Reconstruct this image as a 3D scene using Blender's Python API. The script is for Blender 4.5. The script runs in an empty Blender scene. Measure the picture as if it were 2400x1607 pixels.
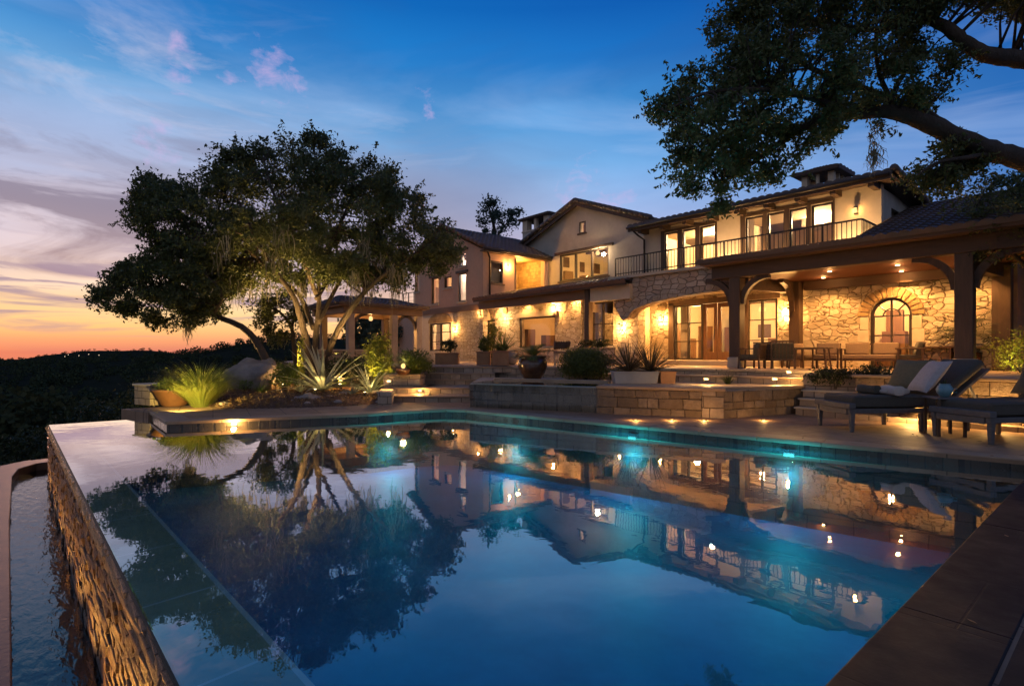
import bpy, math, random
import numpy as np
from mathutils import Vector, Matrix
R = math.radians
random.seed(7)
rng = np.random.default_rng(7)
SC = bpy.context.scene
COL = SC.collection
# ------------------------------------------------------------------ camera geometry: a level camera 1.6 m above the water
FP, YH, CZ, TH = 1280.0, 825.0, 1.6, R(49.3)
fx, fy = -math.sin(TH), math.cos(TH)
rx, ry = math.cos(TH), math.sin(TH)
def ray(px, py):
    a = (px - 1200) / FP
    return fx + a * rx, fy + a * ry, (YH - py) / FP
def atd(px, py, d):
    r = ray(px, py); return Vector((r[0] * d, r[1] * d, CZ + r[2] * d))
def aty(px, py, y): return atd(px, py, y / ray(px, py)[1])
def atx(px, py, x): return atd(px, py, x / ray(px, py)[0])
def atz(px, py, z): return atd(px, py, (CZ - z) * FP / (py - YH))
def XY(px, y): return aty(px, 800, y).x
def YX(px, x): return atx(px, 800, x).y

# ------------------------------------------------------------------ objects
def tag(o, label=None, cat=None, group=None, kind=None):
    if label: o['label'] = label
    if cat: o['category'] = cat
    if group: o['group'] = group
    o['kind'] = kind or 'thing'
    return o
def thing(name, label, cat, loc=(0, 0, 0), rz=0, group=None):
    o = bpy.data.objects.new(name, None); COL.objects.link(o)
    o.location = loc; o.rotation_euler = (0, 0, rz); o.empty_display_size = .1
    return tag(o, label, cat, group)
def link(name, me, mat, parent=None):
    o = bpy.data.objects.new(name, me); COL.objects.link(o)
    if mat: me.materials.append(mat)
    if parent: o.parent = parent
    return o
def copy_tree(o, parent=None):
    c = o.copy(); COL.objects.link(c); c.parent = parent
    for ch in o.children: copy_tree(ch, c)
    return c

def autouv(me):
    uv = me.uv_layers.new(name='UVMap')
    n = len(me.loops)
    co = np.empty(len(me.vertices) * 3); me.vertices.foreach_get('co', co); co = co.reshape(-1, 3)
    vi = np.empty(n, dtype=np.int64); me.loops.foreach_get('vertex_index', vi)
    nf = len(me.polygons)
    nor = np.empty(nf * 3); me.polygons.foreach_get('normal', nor); nor = nor.reshape(-1, 3)
    tot = np.empty(nf, dtype=np.int64); me.polygons.foreach_get('loop_total', tot)
    ln = np.repeat(nor, tot, axis=0)
    p = co[vi]
    h = np.hypot(ln[:, 0], ln[:, 1])
    flat = h < .35
    hh = np.where(h < 1e-6, 1, h)
    u = np.where(flat, p[:, 0], (-ln[:, 1] * p[:, 0] + ln[:, 0] * p[:, 1]) / hh)
    v = np.where(flat, p[:, 1], p[:, 2])
    uv.data.foreach_set('uv', np.stack([u, v], 1).astype(np.float32).ravel())

class MB:
    def __init__(s): s.v = []; s.f = []
    def add(s, vs, fs):
        b = len(s.v); s.v += [tuple(p) for p in vs]; s.f += [tuple(i + b for i in f) for f in fs]; return s
    def box(s, x0, y0, z0, x1, y1, z1):
        if x0 > x1: x0, x1 = x1, x0
        if y0 > y1: y0, y1 = y1, y0
        if z0 > z1: z0, z1 = z1, z0
        return s.add([(x0,y0,z0),(x1,y0,z0),(x1,y1,z0),(x0,y1,z0),(x0,y0,z1),(x1,y0,z1),(x1,y1,z1),(x0,y1,z1)],
            [(0,3,2,1),(4,5,6,7),(0,1,5,4),(1,2,6,5),(2,3,7,6),(3,0,4,7)])
    def obox(s, c, size, rz=0, rx_=0, ry_=0):
        m = Matrix.Translation(c) @ Matrix.Rotation(rz, 4, 'Z') @ Matrix.Rotation(ry_, 4, 'Y') @ Matrix.Rotation(rx_, 4, 'X')
        a, b, d = size[0] / 2, size[1] / 2, size[2] / 2
        vs = [m @ Vector(p) for p in [(-a,-b,-d),(a,-b,-d),(a,b,-d),(-a,b,-d),(-a,-b,d),(a,-b,d),(a,b,d),(-a,b,d)]]
        return s.add(vs, [(0,3,2,1),(4,5,6,7),(0,1,5,4),(1,2,6,5),(2,3,7,6),(3,0,4,7)])
    def beam(s, a, b, w, h):
        a, b = Vector(a), Vector(b); d = b - a
        L = d.length; d.normalize()
        side = d.cross(Vector((0, 0, 1)))
        if side.length < 1e-4: side = Vector((1, 0, 0))
        side.normalize(); up = side.cross(d)
        vs = []
        for p in (a, b):
            for i, j in ((-1,-1),(1,-1),(1,1),(-1,1)): vs.append(p + side * (i * w / 2) + up * (j * h / 2))
        return s.add(vs, [(0,1,2,3),(7,6,5,4),(0,4,5,1),(1,5,6,2),(2,6,7,3),(3,7,4,0)])
    def prism(s, poly, z0, z1):
        n = len(poly)
        if sum(poly[i][0] * poly[(i+1) % n][1] - poly[(i+1) % n][0] * poly[i][1] for i in range(n)) < 0: poly = poly[::-1]
        vs = [(p[0], p[1], z0) for p in poly] + [(p[0], p[1], z1) for p in poly]
        return s.add(vs, [tuple(range(n))[::-1], tuple(range(n, 2 * n))] + [(i, (i+1) % n, n + (i+1) % n, n + i) for i in range(n)])
    def prismy(s, poly, y0, y1):
        """polygon in x,z extruded in y"""
        n = len(poly)
        if sum(poly[i][0] * poly[(i+1) % n][1] - poly[(i+1) % n][0] * poly[i][1] for i in range(n)) < 0: poly = poly[::-1]
        vs = [(p[0], y0, p[1]) for p in poly] + [(p[0], y1, p[1]) for p in poly]
        return s.add(vs, [tuple(range(n)), tuple(range(n, 2 * n))[::-1]] + [(i, n + i, n + (i+1) % n, (i+1) % n) for i in range(n)])
    def tube(s, path, rad, n=8, cap=True):
        path = [Vector(p) for p in path]; b = len(s.v); k = len(path)
        if not hasattr(rad, '__len__'): rad = [rad] * k
        ref = Vector((.3, .2, 1)).normalized()
        for i, p in enumerate(path):
            t = (path[min(i+1, k-1)] - path[max(i-1, 0)]).normalized()
            u = t.cross(ref)
            if u.length < .05: u = t.cross(Vector((1, 0, 0)))
            u.normalize(); w = t.cross(u)
            for j in range(n):
                a = 2 * math.pi * j / n
                s.v.append(tuple(p + (u * math.cos(a) + w * math.sin(a)) * rad[i]))
        for i in range(k - 1):
            for j in range(n):
                s.f.append((b + i*n + j, b + i*n + (j+1) % n, b + (i+1)*n + (j+1) % n, b + (i+1)*n + j))
        if cap:
            s.f.append(tuple(b + j for j in range(n))[::-1]); s.f.append(tuple(b + (k-1)*n + j for j in range(n)))
        return s
    def lathe(s, prof, c=(0, 0, 0), n=28):
        b = len(s.v); k = len(prof)
        for r, z in prof:
            for j in range(n):
                a = 2 * math.pi * j / n
                s.v.append((c[0] + r * math.cos(a), c[1] + r * math.sin(a), c[2] + z))
        for i in range(k - 1):
            for j in range(n):
                s.f.append((b + i*n + j, b + i*n + (j+1) % n, b + (i+1)*n + (j+1) % n, b + (i+1)*n + j))
        s.f.append(tuple(b + j for j in range(n))[::-1]); s.f.append(tuple(b + (k-1)*n + j for j in range(n)))
        return s
    def wall(s, axis, p0, p1, u0, u1, z0, z1, holes=()):
        us = sorted({u0, u1} | {min(max(h[i], u0), u1) for h in holes for i in (0, 1)})
        zs = sorted({z0, z1} | {min(max(h[i], z0), z1) for h in holes for i in (2, 3)})
        for i in range(len(us) - 1):
            # merge cells vertically
            j = 0
            while j < len(zs) - 1:
                um, zm = (us[i] + us[i+1]) / 2, (zs[j] + zs[j+1]) / 2
                if any(h[0] < um < h[1] and h[2] < zm < h[3] for h in holes): j += 1; continue
                k = j
                while k < len(zs) - 1 and not any(h[0] < um < h[1] and h[2] < (zs[k] + zs[k+1]) / 2 < h[3] for h in holes): k += 1
                if axis == 'y': s.box(us[i], p0, zs[j], us[i+1], p1, zs[k])
                else: s.box(p0, us[i], zs[j], p1, us[i+1], zs[k])
                j = k
        return s
    def tiles(s, p0, p1, p2, p3, pitch=.26, course=.36, amp=.045, under=.07):
        """barrel tiled roof sheet: p0->p1 eave, p3->p2 ridge"""
        p0, p1, p2, p3 = map(Vector, (p0, p1, p2, p3))
        L = max((p1 - p0).length, (p2 - p3).length); H = max((p3 - p0).length, (p2 - p1).length)
        nrm = (p1 - p0).cross(p3 - p0).normalized()
        if nrm.z < 0: nrm = -nrm
        nc = max(2, round(L / pitch)); nu = nc * 6; nv = max(1, round(H / course))
        rows = []
        for j in range(nv): rows += [(j / nv, .035), ((j + 1) / nv, 0.0)]
        b = len(s.v)
        for v, st in rows:
            for i in range(nu + 1):
                u = i / nu
                q = (p0.lerp(p1, u)).lerp(p3.lerp(p2, u), v)
                w = abs(math.sin(math.pi * u * nc)) ** .7
                s.v.append(tuple(q + nrm * (w * amp + st)))
        for j in range(len(rows) - 1):
            for i in range(nu):
                a = b + j * (nu + 1) + i
                s.f.append((a, a + 1, a + nu + 2, a + nu + 1))
        # underside and front lip
        e = len(s.v)
        for q in (p0, p1, p2, p3): s.v.append(tuple(q - nrm * under))
        s.f.append((e, e + 3, e + 2, e + 1))
        for i in range(nu):
            u0, u1 = i / nu, (i + 1) / nu
            k = len(s.v)
            s.v.append(tuple(p0.lerp(p1, u0) - nrm * under)); s.v.append(tuple(p0.lerp(p1, u1) - nrm * under))
            s.f.append((k, k + 1, b + i + 1, b + i))
        return s
    def build(s, name, mat, parent=None, smooth=False, bevel=0, seg=2, sub=0):
        me = bpy.data.meshes.new(name)
        me.from_pydata(s.v, [], s.f); me.update(); autouv(me)
        if smooth: me.polygons.foreach_set('use_smooth', [True] * len(me.polygons))
        o = link(name, me, mat, parent)
        if bevel:
            m = o.modifiers.new('bevel', 'BEVEL'); m.width = bevel; m.segments = seg; m.limit_method = 'ANGLE'; m.angle_limit = R(40)
        if sub:
            m = o.modifiers.new('sub', 'SUBSURF'); m.levels = m.render_levels = sub
        return o

# ------------------------------------------------------------------ materials
class NT:
    def __init__(s, name):
        s.m = bpy.data.materials.new(name); s.m.use_nodes = True; s.t = s.m.node_tree
        s.t.nodes.clear(); s.out = s.n('ShaderNodeOutputMaterial')
    def n(s, ty, **kw):
        nd = s.t.nodes.new(ty)
        for k, v in kw.items():
            if k.startswith('_'): setattr(nd, k[1:], v)
            else: nd.inputs[k.replace('__', ' ')].default_value = v
        return nd
    def l(s, a, b): s.t.links.new(a, b)
    def pos(s, sc=(1, 1, 1), uv=False):
        c = s.n('ShaderNodeTexCoord') if uv else s.n('ShaderNodeNewGeometry')
        mp = s.n('ShaderNodeMapping'); mp.inputs['Scale'].default_value = sc
        s.l(c.outputs['UV' if uv else 'Position'], mp.inputs['Vector']); return mp.outputs[0]
    def noise(s, vec, scale, detail=4, rough=.55, dist=0):
        nd = s.n('ShaderNodeTexNoise', Scale=scale, Detail=detail, Roughness=rough, Distortion=dist); s.l(vec, nd.inputs['Vector']); return nd.outputs['Fac']
    def ramp(s, fac, stops):
        nd = s.n('ShaderNodeValToRGB'); cr = nd.color_ramp
        while len(cr.elements) < len(stops): cr.elements.new(.5)
        for e, (p, c) in zip(cr.elements, stops):
            e.position = p; e.color = (c, c, c, 1) if not hasattr(c, '__len__') else tuple(c) + (1,)
        s.l(fac, nd.inputs[0]); return nd.outputs[0]
    def mix(s, fac, a, b, mode='MIX'):
        nd = s.n('ShaderNodeMix', _data_type='RGBA', _blend_type=mode)
        for i, v in ((0, fac), (6, a), (7, b)):
            if hasattr(v, 'is_linked') or hasattr(v, 'links'): s.l(v, nd.inputs[i])
            elif i == 0: nd.inputs[0].default_value = v
            else: nd.inputs[i].default_value = tuple(v) + (1,)
        return nd.outputs[2]
    def math(s, op, a, b=None):
        nd = s.n('ShaderNodeMath', _operation=op)
        for i, v in ((0, a), (1, b)):
            if v is None: continue
            if hasattr(v, 'links'): s.l(v, nd.inputs[i])
            else: nd.inputs[i].default_value = v
        return nd.outputs[0]
    def bump(s, h, strength=.5, dist=.02):
        nd = s.n('ShaderNodeBump', Strength=strength, Distance=dist); s.l(h, nd.inputs['Height']); return nd.outputs[0]
    def principled(s, color, rough=.7, normal=None, metal=0, spec=.5, **kw):
        p = s.n('ShaderNodeBsdfPrincipled')
        p.inputs['Metallic'].default_value = metal; p.inputs['Specular IOR Level'].default_value = spec
        if hasattr(color, 'links'): s.l(color, p.inputs['Base Color'])
        else: p.inputs['Base Color'].default_value = tuple(color) + (1,)
        if hasattr(rough, 'links'): s.l(rough, p.inputs['Roughness'])
        else: p.inputs['Roughness'].default_value = rough
        if normal: s.l(normal, p.inputs['Normal'])
        for k, v in kw.items(): p.inputs[k.replace('_', ' ')].default_value = v
        return p.outputs[0]
    def done(s, sh): s.l(sh, s.out.inputs['Surface']); return s.m

def grain(name, c1, c2, scale=3, rough=.75, bump=.3, bscale=None, stretch=(1, 1, 1), spec=.4, metal=0, bd=.01):
    t = NT(name); v = t.pos(stretch)
    c = t.mix(t.ramp(t.noise(v, scale, 6, .62), [(.3, 0), (.7, 1)]), c1, c2)
    return t.done(t.principled(c, rough, t.bump(t.noise(v, bscale or scale * 8, 5, .65), bump, bd), metal, spec))

def stucco(name, c1, c2):
    t = NT(name); v = t.pos()
    big = t.ramp(t.noise(v, .55, 5, .6, .4), [(.35, 0), (.65, 1)])
    c = t.mix(big, c1, c2)
    c = t.mix(t.ramp(t.noise(v, 6, 6, .7), [(.35, 0), (.8, .35)]), c, tuple(x * .62 for x in c1))
    return t.done(t.principled(c, .9, t.bump(t.noise(v, 26, 6, .7), .45, .012), 0, .2))

def rubble(name, cs, joint, scale=2.3, bump=1.0, sq=(1, 1, 1.9), jw=.026, rough=.85, spec=.25):
    """irregular limestone rubble in mortar"""
    t = NT(name); v = t.pos(sq)
    wob = t.n('ShaderNodeTexNoise', Scale=2.2, Detail=2.0); t.l(v, wob.inputs['Vector'])
    va = t.n('ShaderNodeVectorMath', _operation='MULTIPLY_ADD'); t.l(wob.outputs['Color'], va.inputs[0]); va.inputs[1].default_value = (.28,) * 3; t.l(v, va.inputs[2])
    ed = t.n('ShaderNodeTexVoronoi', _feature='DISTANCE_TO_EDGE', Scale=scale, Randomness=.62); t.l(va.outputs[0], ed.inputs['Vector'])
    ce = t.n('ShaderNodeTexVoronoi', _feature='F1', Scale=scale, Randomness=.62); t.l(va.outputs[0], ce.inputs['Vector'])
    sep = t.n('ShaderNodeSeparateColor'); t.l(ce.outputs['Color'], sep.inputs[0])
    n = len(cs)
    c = t.ramp(sep.outputs[0], [(i / max(1, n - 1), q) for i, q in enumerate(cs)])
    c = t.mix(t.ramp(t.noise(v, 7, 7, .7), [(.3, 0), (.75, .55)]), c, tuple(q * .55 for q in cs[0]))
    m = t.ramp(ed.outputs['Distance'], [(jw * .35, 0), (jw, 1)])
    c = t.mix(m, joint, c)
    hgt = t.math('ADD', t.ramp(ed.outputs['Distance'], [(0, 0), (jw * 2.6, 1)]), t.math('MULTIPLY', t.noise(v, 9, 7, .7), .55))
    hgt = t.math('ADD', hgt, t.math('MULTIPLY', sep.outputs[1], .35))
    return t.done(t.principled(c, rough, t.bump(hgt, bump, .05), 0, spec))

def ashlar(name, cs, joint, bw=.5, bh=.2, mort=.012, bump=.8, rough=.8, spec=.3, streak=0):
    """coursed blocks laid along the wall (UV in metres)"""
    t = NT(name); uv = t.pos((1, 1, 1), True); v = t.pos()
    wob = t.n('ShaderNodeTexNoise', Scale=3.0, Detail=2.0); t.l(v, wob.inputs['Vector'])
    va = t.n('ShaderNodeVectorMath', _operation='MULTIPLY_ADD'); t.l(wob.outputs['Color'], va.inputs[0]); va.inputs[1].default_value = (.05,) * 3; t.l(uv, va.inputs[2])
    b = t.n('ShaderNodeTexBrick', _offset=.43, _squash=.7, _squash_frequency=3)
    t.l(va.outputs[0], b.inputs['Vector'])
    for k, q in (('Color1', (0, 0, 0)), ('Color2', (1, 1, 1)), ('Mortar', (.5, .5, .5))): b.inputs[k].default_value = q + (1,)
    for k, q in (('Scale', 1), ('Mortar Size', mort), ('Mortar Smooth', .3), ('Bias', 0), ('Brick Width', bw), ('Row Height', bh)): b.inputs[k].default_value = q
    n = len(cs)
    c = t.ramp(b.outputs['Color'], [(i / max(1, n - 1), q) for i, q in enumerate(cs)])
    c = t.mix(t.ramp(t.noise(v, 5, 7, .7), [(.3, 0), (.75, .6)]), c, tuple(q * .5 for q in cs[0]))
    if streak:
        sv = t.pos((9, 9, .5)); c = t.mix(t.ramp(t.noise(sv, 1.5, 4, .6), [(.42, 0), (.7, streak)]), c, tuple(q * .35 for q in cs[0]))
    c = t.mix(b.outputs['Fac'], c, joint)
    hgt = t.math('ADD', t.math('MULTIPLY', t.math('SUBTRACT', 1.0, b.outputs['Fac']), .8), t.math('MULTIPLY', t.noise(v, 8, 7, .72), .8))
    return t.done(t.principled(c, rough, t.bump(hgt, bump, .035), 0, spec))

def paving(name, c1, c2, joint, w=.9, h=.6, rough=.6, spec=.4, ang=0.0, mort=.008):
    t = NT(name); v = t.pos(); 
    mp = t.n('ShaderNodeMapping'); mp.inputs['Rotation'].default_value = (0, 0, ang); t.l(v, mp.inputs['Vector'])
    b = t.n('ShaderNodeTexBrick', _offset=.5)
    t.l(mp.outputs[0], b.inputs['Vector'])
    for k, q in (('Color1', c1), ('Color2', c2), ('Mortar', joint)): b.inputs[k].default_value = q + (1,)
    for k, q in (('Scale', 1), ('Mortar Size', mort), ('Mortar Smooth', .2), ('Bias', 0), ('Brick Width', w), ('Row Height', h)): b.inputs[k].default_value = q
    c = t.mix(t.ramp(t.noise(v, 2.2, 7, .68), [(.3, 0), (.75, .6)]), b.outputs['Color'], tuple(q * .5 for q in c1))
    hgt = t.math('ADD', t.math('MULTIPLY', t.math('SUBTRACT', 1.0, b.outputs['Fac']), .6), t.math('MULTIPLY', t.noise(v, 14, 6, .7), .35))
    rg = t.ramp(t.noise(v, 3, 5, .6), [(.3, rough - .12), (.7, rough + .15)])
    return t.done(t.principled(c, rg, t.bump(hgt, .5, .012), 0, spec))

def wood(name, c1, c2, stretch=(1, 1, .12), scale=9, rough=.55, bump=.35):
    t = NT(name); v = t.pos(stretch)
    c = t.mix(t.ramp(t.noise(v, scale, 6, .65, .6), [(.3, 0), (.7, 1)]), c1, c2)
    return t.done(t.principled(c, rough, t.bump(t.noise(v, scale * 3, 4, .6), bump, .006), 0, .4))

def leafmat(name, c1, c2, c3=None, scale=1.6, rough=.5, trans=.3, spec=.3):
    t = NT(name); v = t.pos()
    g = t.n('ShaderNodeNewGeometry')
    c = t.mix(t.ramp(t.noise(v, scale, 3, .6), [(.35, 0), (.65, 1)]), c1, c2)
    c = t.mix(t.math('MULTIPLY', g.outputs['Random Per Island'], .6), c, c3 or c2)
    p = t.principled(c, rough, None, 0, spec)
    tr = t.n('ShaderNodeBsdfTranslucent'); t.l(c, tr.inputs['Color'])
    mx = t.n('ShaderNodeMixShader', Fac=trans); t.l(p, mx.inputs[1]); t.l(tr.outputs[0], mx.inputs[2])
    return t.done(mx.outputs[0])

def emit(name, c, s):
    t = NT(name); e = t.n('ShaderNodeEmission', Strength=s); e.inputs['Color'].default_value = tuple(c) + (1,)
    return t.done(e.outputs[0])

def clear(name, tint=(1, 1, 1), ior=1.45, rough=0.0, bump=None, gain=1.0, base=0.0, murk=None):
    """thin clear layer: Fresnel mirror over a tinted see-through"""
    t = NT(name)
    tr = t.n('ShaderNodeBsdfTransparent'); tr.inputs['Color'].default_value = tuple(tint) + (1,)
    gl = t.n('ShaderNodeBsdfGlossy', Roughness=rough); gl.inputs['Color'].default_value = (1, 1, 1, 1)
    fr = t.n('ShaderNodeFresnel', IOR=ior)
    gb = t.n('ShaderNodeNewGeometry'); t.l(t.math('ADD', ior, t.math('MULTIPLY', gb.outputs['Backfacing'], 1 / ior - ior)), fr.inputs['IOR'])   # the same mirror from both sides
    if bump:
        sc, st, ds, stretch = bump
        v = t.pos(stretch); h = t.noise(v, sc, 3, .5, .3)
        nb = t.bump(h, st, ds); t.l(nb, gl.inputs['Normal']); t.l(nb, fr.inputs['Normal'])
    f = t.math('MINIMUM', t.math('ADD', t.math('MULTIPLY', fr.outputs[0], gain), base), 1.0)
    body = tr.outputs[0]
    if murk:                                                        # light scattered up through slightly cloudy water
        tl = t.n('ShaderNodeBsdfTranslucent'); tl.inputs['Color'].default_value = tuple(murk[1]) + (1,)
        mm = t.n('ShaderNodeMixShader', Fac=murk[0]); t.l(body, mm.inputs[1]); t.l(tl.outputs[0], mm.inputs[2]); body = mm.outputs[0]
    mx = t.n('ShaderNodeMixShader'); t.l(f, mx.inputs[0]); t.l(body, mx.inputs[1]); t.l(gl.outputs[0], mx.inputs[2])
    return t.done(mx.outputs[0])

CREAM = [(.44, .36, .24), (.58, .49, .34), (.66, .57, .42), (.50, .40, .27)]
TANST = [(.30, .23, .16), (.40, .31, .22), (.46, .37, .28), (.34, .25, .17)]
M = dict(
    stone=rubble('limestone_rubble', CREAM, (.17, .12, .07), 3.3, 1.0, (1, 1, 1.75), .024),
    spandrel=rubble('tan_rubble', [(.42, .33, .24), (.52, .42, .31), (.58, .48, .37), (.44, .34, .25)], (.16, .12, .08), 2.9, 1.0),
    stucco=stucco('warm_stucco', (.50, .40, .29), (.40, .32, .23)),
    greyst=stucco('grey_stucco', (.54, .48, .39), (.38, .34, .28)),
    pink=stucco('rose_stucco', (.62, .37, .24), (.52, .35, .24)),
    cream=stucco('cream_stucco', (.64, .53, .38), (.56, .46, .33)),
    lintel=grain('cut_limestone', (.52, .45, .33), (.42, .35, .25), 2.5, .85, .4),
    vous=ashlar('voussoir_stone', [(.34, .22, .09), (.48, .33, .15), (.28, .18, .08)], (.2, .15, .09), .3, .2, .006),
    block=ashlar('coursed_blocks', TANST, (.12, .09, .06), .48, .21, .012),
    splitr=rubble('rough_basin_stone', [(.20, .14, .09), (.34, .25, .16), (.42, .32, .22), (.27, .19, .12)], (.05, .035, .022), 2.0, 1.3, (1, 1, 1.5), .035),
    split=ashlar('split_face_blocks', [(.22, .155, .10), (.36, .27, .18), (.44, .34, .24), (.28, .20, .13)], (.11, .08, .055), .46, .25, .011, 1.2, .75),
    wet=ashlar('wet_slate_blocks', [(.10, .075, .055), (.32, .24, .17), (.20, .15, .11)], (.02, .017, .014), .46, .22, .018, 1.0, .25, .6, .45),
    inf=rubble('wet_ledge_stone', [(.07, .042, .025), (.20, .13, .075), (.28, .19, .11), (.10, .062, .038)], (.010, .007, .005), 3.4, 1.8, (.24, .24, 1.9), .10, .28, .7),
    ledge=paving('green_slate_ledge', (.26, .25, .10), (.34, .31, .13), (.55, .54, .40), 1.15, 40, .35, .5, R(-8), .012),
    deck=paving('sandstone_deck', (.27, .17, .10), (.33, .215, .13), (.08, .052, .032), 1.1, .75, .68, .25, R(12)),
    coping=grain('coping_stone', (.38, .27, .17), (.28, .195, .12), 2, .62, .4, spec=.25),
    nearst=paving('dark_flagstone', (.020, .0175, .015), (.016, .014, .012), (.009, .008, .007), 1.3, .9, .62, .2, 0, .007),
    terr=paving('terrace_stone', (.42, .31, .20), (.50, .37, .25), (.16, .11, .07), .9, .6, .6, .35),
    trim=grain('pale_tile_trim', (.50, .52, .40), (.40, .42, .32), 4, .4, .2),
    clay=grain('clay_coping', (.17, .072, .032), (.11, .047, .022), 2, .45, .4),
    timber=wood('dark_timber', (.10, .060, .034), (.055, .034, .021)),
    timberx=wood('dark_timber_lengthwise', (.10, .060, .034), (.055, .034, .021), (.1, 1, 1)),
    ceilw=wood('cedar_boards', (.13, .042, .015), (.085, .027, .010), (.08, 1.6, 1), 5, .75),
    greyw=wood('grey_teak', (.12, .115, .11), (.075, .07, .066), (1, 1, 1), 12),
    brownw=wood('brown_teak', (.095, .052, .028), (.058, .033, .019), (1, 1, 1), 12),
    doorw=wood('door_wood', (.16, .075, .03), (.10, .045, .02)),
    frame=grain('bronze_frame', (.035, .024, .017), (.025, .018, .013), 6, .45, .1),
    iron=grain('black_iron', (.022, .018, .015), (.03, .025, .02), 6, .5, .15, metal=.3),
    tile=grain('clay_roof_tile', (.075, .058, .048), (.125, .085, .065), 3.2, .6, .35),
    tilew=grain('terracotta_tile', (.20, .095, .05), (.13, .065, .035), 4, .65, .35),
    glass=clear('window_glass', (.97, .96, .93), 1.5),
    white=grain('white_planter', (.42, .40, .37), (.35, .33, .30), 3, .6, .15),
    terra=grain('terracotta', (.40, .21, .10), (.30, .15, .07), 3, .7, .25),
    glaze=grain('brown_glaze', (.13, .055, .018), (.06, .028, .012), 4, .18, .12, spec=.7),
    bowl=grain('clay_bowl', (.15, .065, .028), (.10, .045, .02), 4, .6, .25),
    teal=grain('teal_glaze', (.10, .22, .27), (.16, .30, .34), 9, .3, .1),
    soil=grain('garden_soil', (.16, .085, .042), (.09, .05, .027), 5, .95, .9, bd=.04),
    rock=grain('boulder_rock', (.34, .29, .25), (.17, .145, .125), 2.2, .9, .9, 5, bd=.06),
    amberrock=grain('sandstone_rock', (.42, .26, .11), (.30, .18, .08), 3, .9, .6, bd=.03),
    charcoal=grain('charcoal_fabric', (.060, .054, .043), (.080, .072, .056), 30, .9, .3, 220),
    olive=grain('olive_fabric', (.17, .14, .075), (.13, .11, .06), 20, .9, .3, 220),
    greyf=grain('pale_fabric', (.40, .38, .37), (.34, .32, .31), 20, .9, .3, 220),
    towel=grain('white_towel', (.52, .46, .40), (.46, .40, .35), 30, .95, .5, 160),
    tan=grain('tan_fabric', (.22, .15, .095), (.17, .12, .08), 30, .9, .3, 220),
    bark=grain('oak_bark', (.085, .062, .043), (.045, .034, .024), 3, .9, 1.0, 14, (1, 1, .35), bd=.05),
    moss=leafmat('spanish_moss', (.22, .20, .13), (.30, .27, .17), None, 3, .8, .3),
    oak=leafmat('oak_leaf', (.050, .074, .028), (.095, .115, .038), (.14, .14, .045), 1.1),
    oak2=leafmat('oak_leaf_overhead', (.055, .085, .032), (.10, .13, .044), (.16, .165, .05)),
    farleaf=leafmat('far_leaf', (.045, .075, .065), (.065, .10, .075), None, 1, 1, .3, 0),
    grass=leafmat('grass_blade', (.18, .20, .035), (.12, .17, .03), (.26, .25, .06), 4, .5, .35),
    bush=leafmat('bush_leaf', (.07, .12, .022), (.12, .17, .03), (.15, .18, .04), 4),
    lime=leafmat('lime_leaf', (.20, .22, .03), (.14, .19, .03), (.28, .27, .05), 4),
    box=leafmat('boxwood_leaf', (.075, .105, .026), (.12, .15, .036), (.16, .17, .045), 4),
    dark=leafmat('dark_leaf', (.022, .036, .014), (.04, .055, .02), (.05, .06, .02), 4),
    agave=leafmat('agave_leaf', (.20, .23, .19), (.28, .30, .24), (.34, .34, .25), 3, .45, .1),
    yucca=leafmat('yucca_leaf', (.055, .055, .03), (.09, .08, .045), (.13, .11, .06), 3),
    plaster=grain('interior_plaster', (.62, .50, .33), (.56, .45, .29), 1.2, .9, .1),
    roomfl=grain('interior_floor', (.26, .15, .07), (.18, .10, .05), 3, .4, .1),
    shade=emit('lamp_glow', (1, .62, .26), 3.5),
    bulb=emit('warm_bulb', (1, .70, .36), 9),
    lampglass=None,
    star=emit('bright_globe', (1, .84, .58), 30),
    cyandim=emit('pool_lamp_dim', (.12, .8, .9), .5),
    cyan=emit('pool_lamp_glow', (.15, .9, 1.0), 3),
    amberlens=emit('amber_lens', (1, .5, .15), 1.6),
    town=emit('far_lamp_glow', (1, .72, .5), 1.2),
    land=grain('scrub_land', (.022, .026, .016), (.032, .031, .02), .08, 1, .2, spec=0),
)

t = NT('lamp_glass'); e = t.n('ShaderNodeEmission', Strength=2.2); e.inputs['Color'].default_value = (1, .60, .25, 1)
tr = t.n('ShaderNodeBsdfTransparent'); tr.inputs['Color'].default_value = (1, .95, .88, 1)
mx = t.n('ShaderNodeMixShader', Fac=.25); t.l(tr.outputs[0], mx.inputs[1]); t.l(e.outputs[0], mx.inputs[2]); M['lampglass'] = t.done(mx.outputs[0])

def stonemat(name, cs, rough=.8, spec=.25, wet=False):
    t = NT(name); v = t.pos(); g = t.n('ShaderNodeNewGeometry')
    c = t.ramp(g.outputs['Random Per Island'], [(i / (len(cs) - 1), q) for i, q in enumerate(cs)])
    c = t.mix(t.ramp(t.noise(v, 6, 7, .7), [(.32, 0), (.72, .65)]), c, tuple(q * .45 for q in cs[0]))
    if wet: c = t.mix(t.ramp(t.noise(t.pos((5, 5, .35)), 2.5, 5, .6), [(.45, 0), (.7, .7)]), c, (.02, .013, .008))
    h = t.math('ADD', t.noise(v, 7, 7, .7), t.math('MULTIPLY', t.noise(v, 28, 5, .7), .4))
    return t.done(t.principled(c, rough, t.bump(h, .9, .04), 0, spec))
M['infst'] = stonemat('wet_ledge_stones', [(.045, .028, .017), (.11, .068, .038), (.18, .118, .07), (.075, .047, .028)], .38, .5, True)
M['basin'] = stonemat('split_basin_stones', [(.15, .105, .068), (.24, .175, .115), (.32, .24, .165), (.20, .14, .09)])
M['mortar'] = grain('dark_mortar', (.05, .036, .025), (.035, .026, .018), 6, .95, .5)
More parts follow.
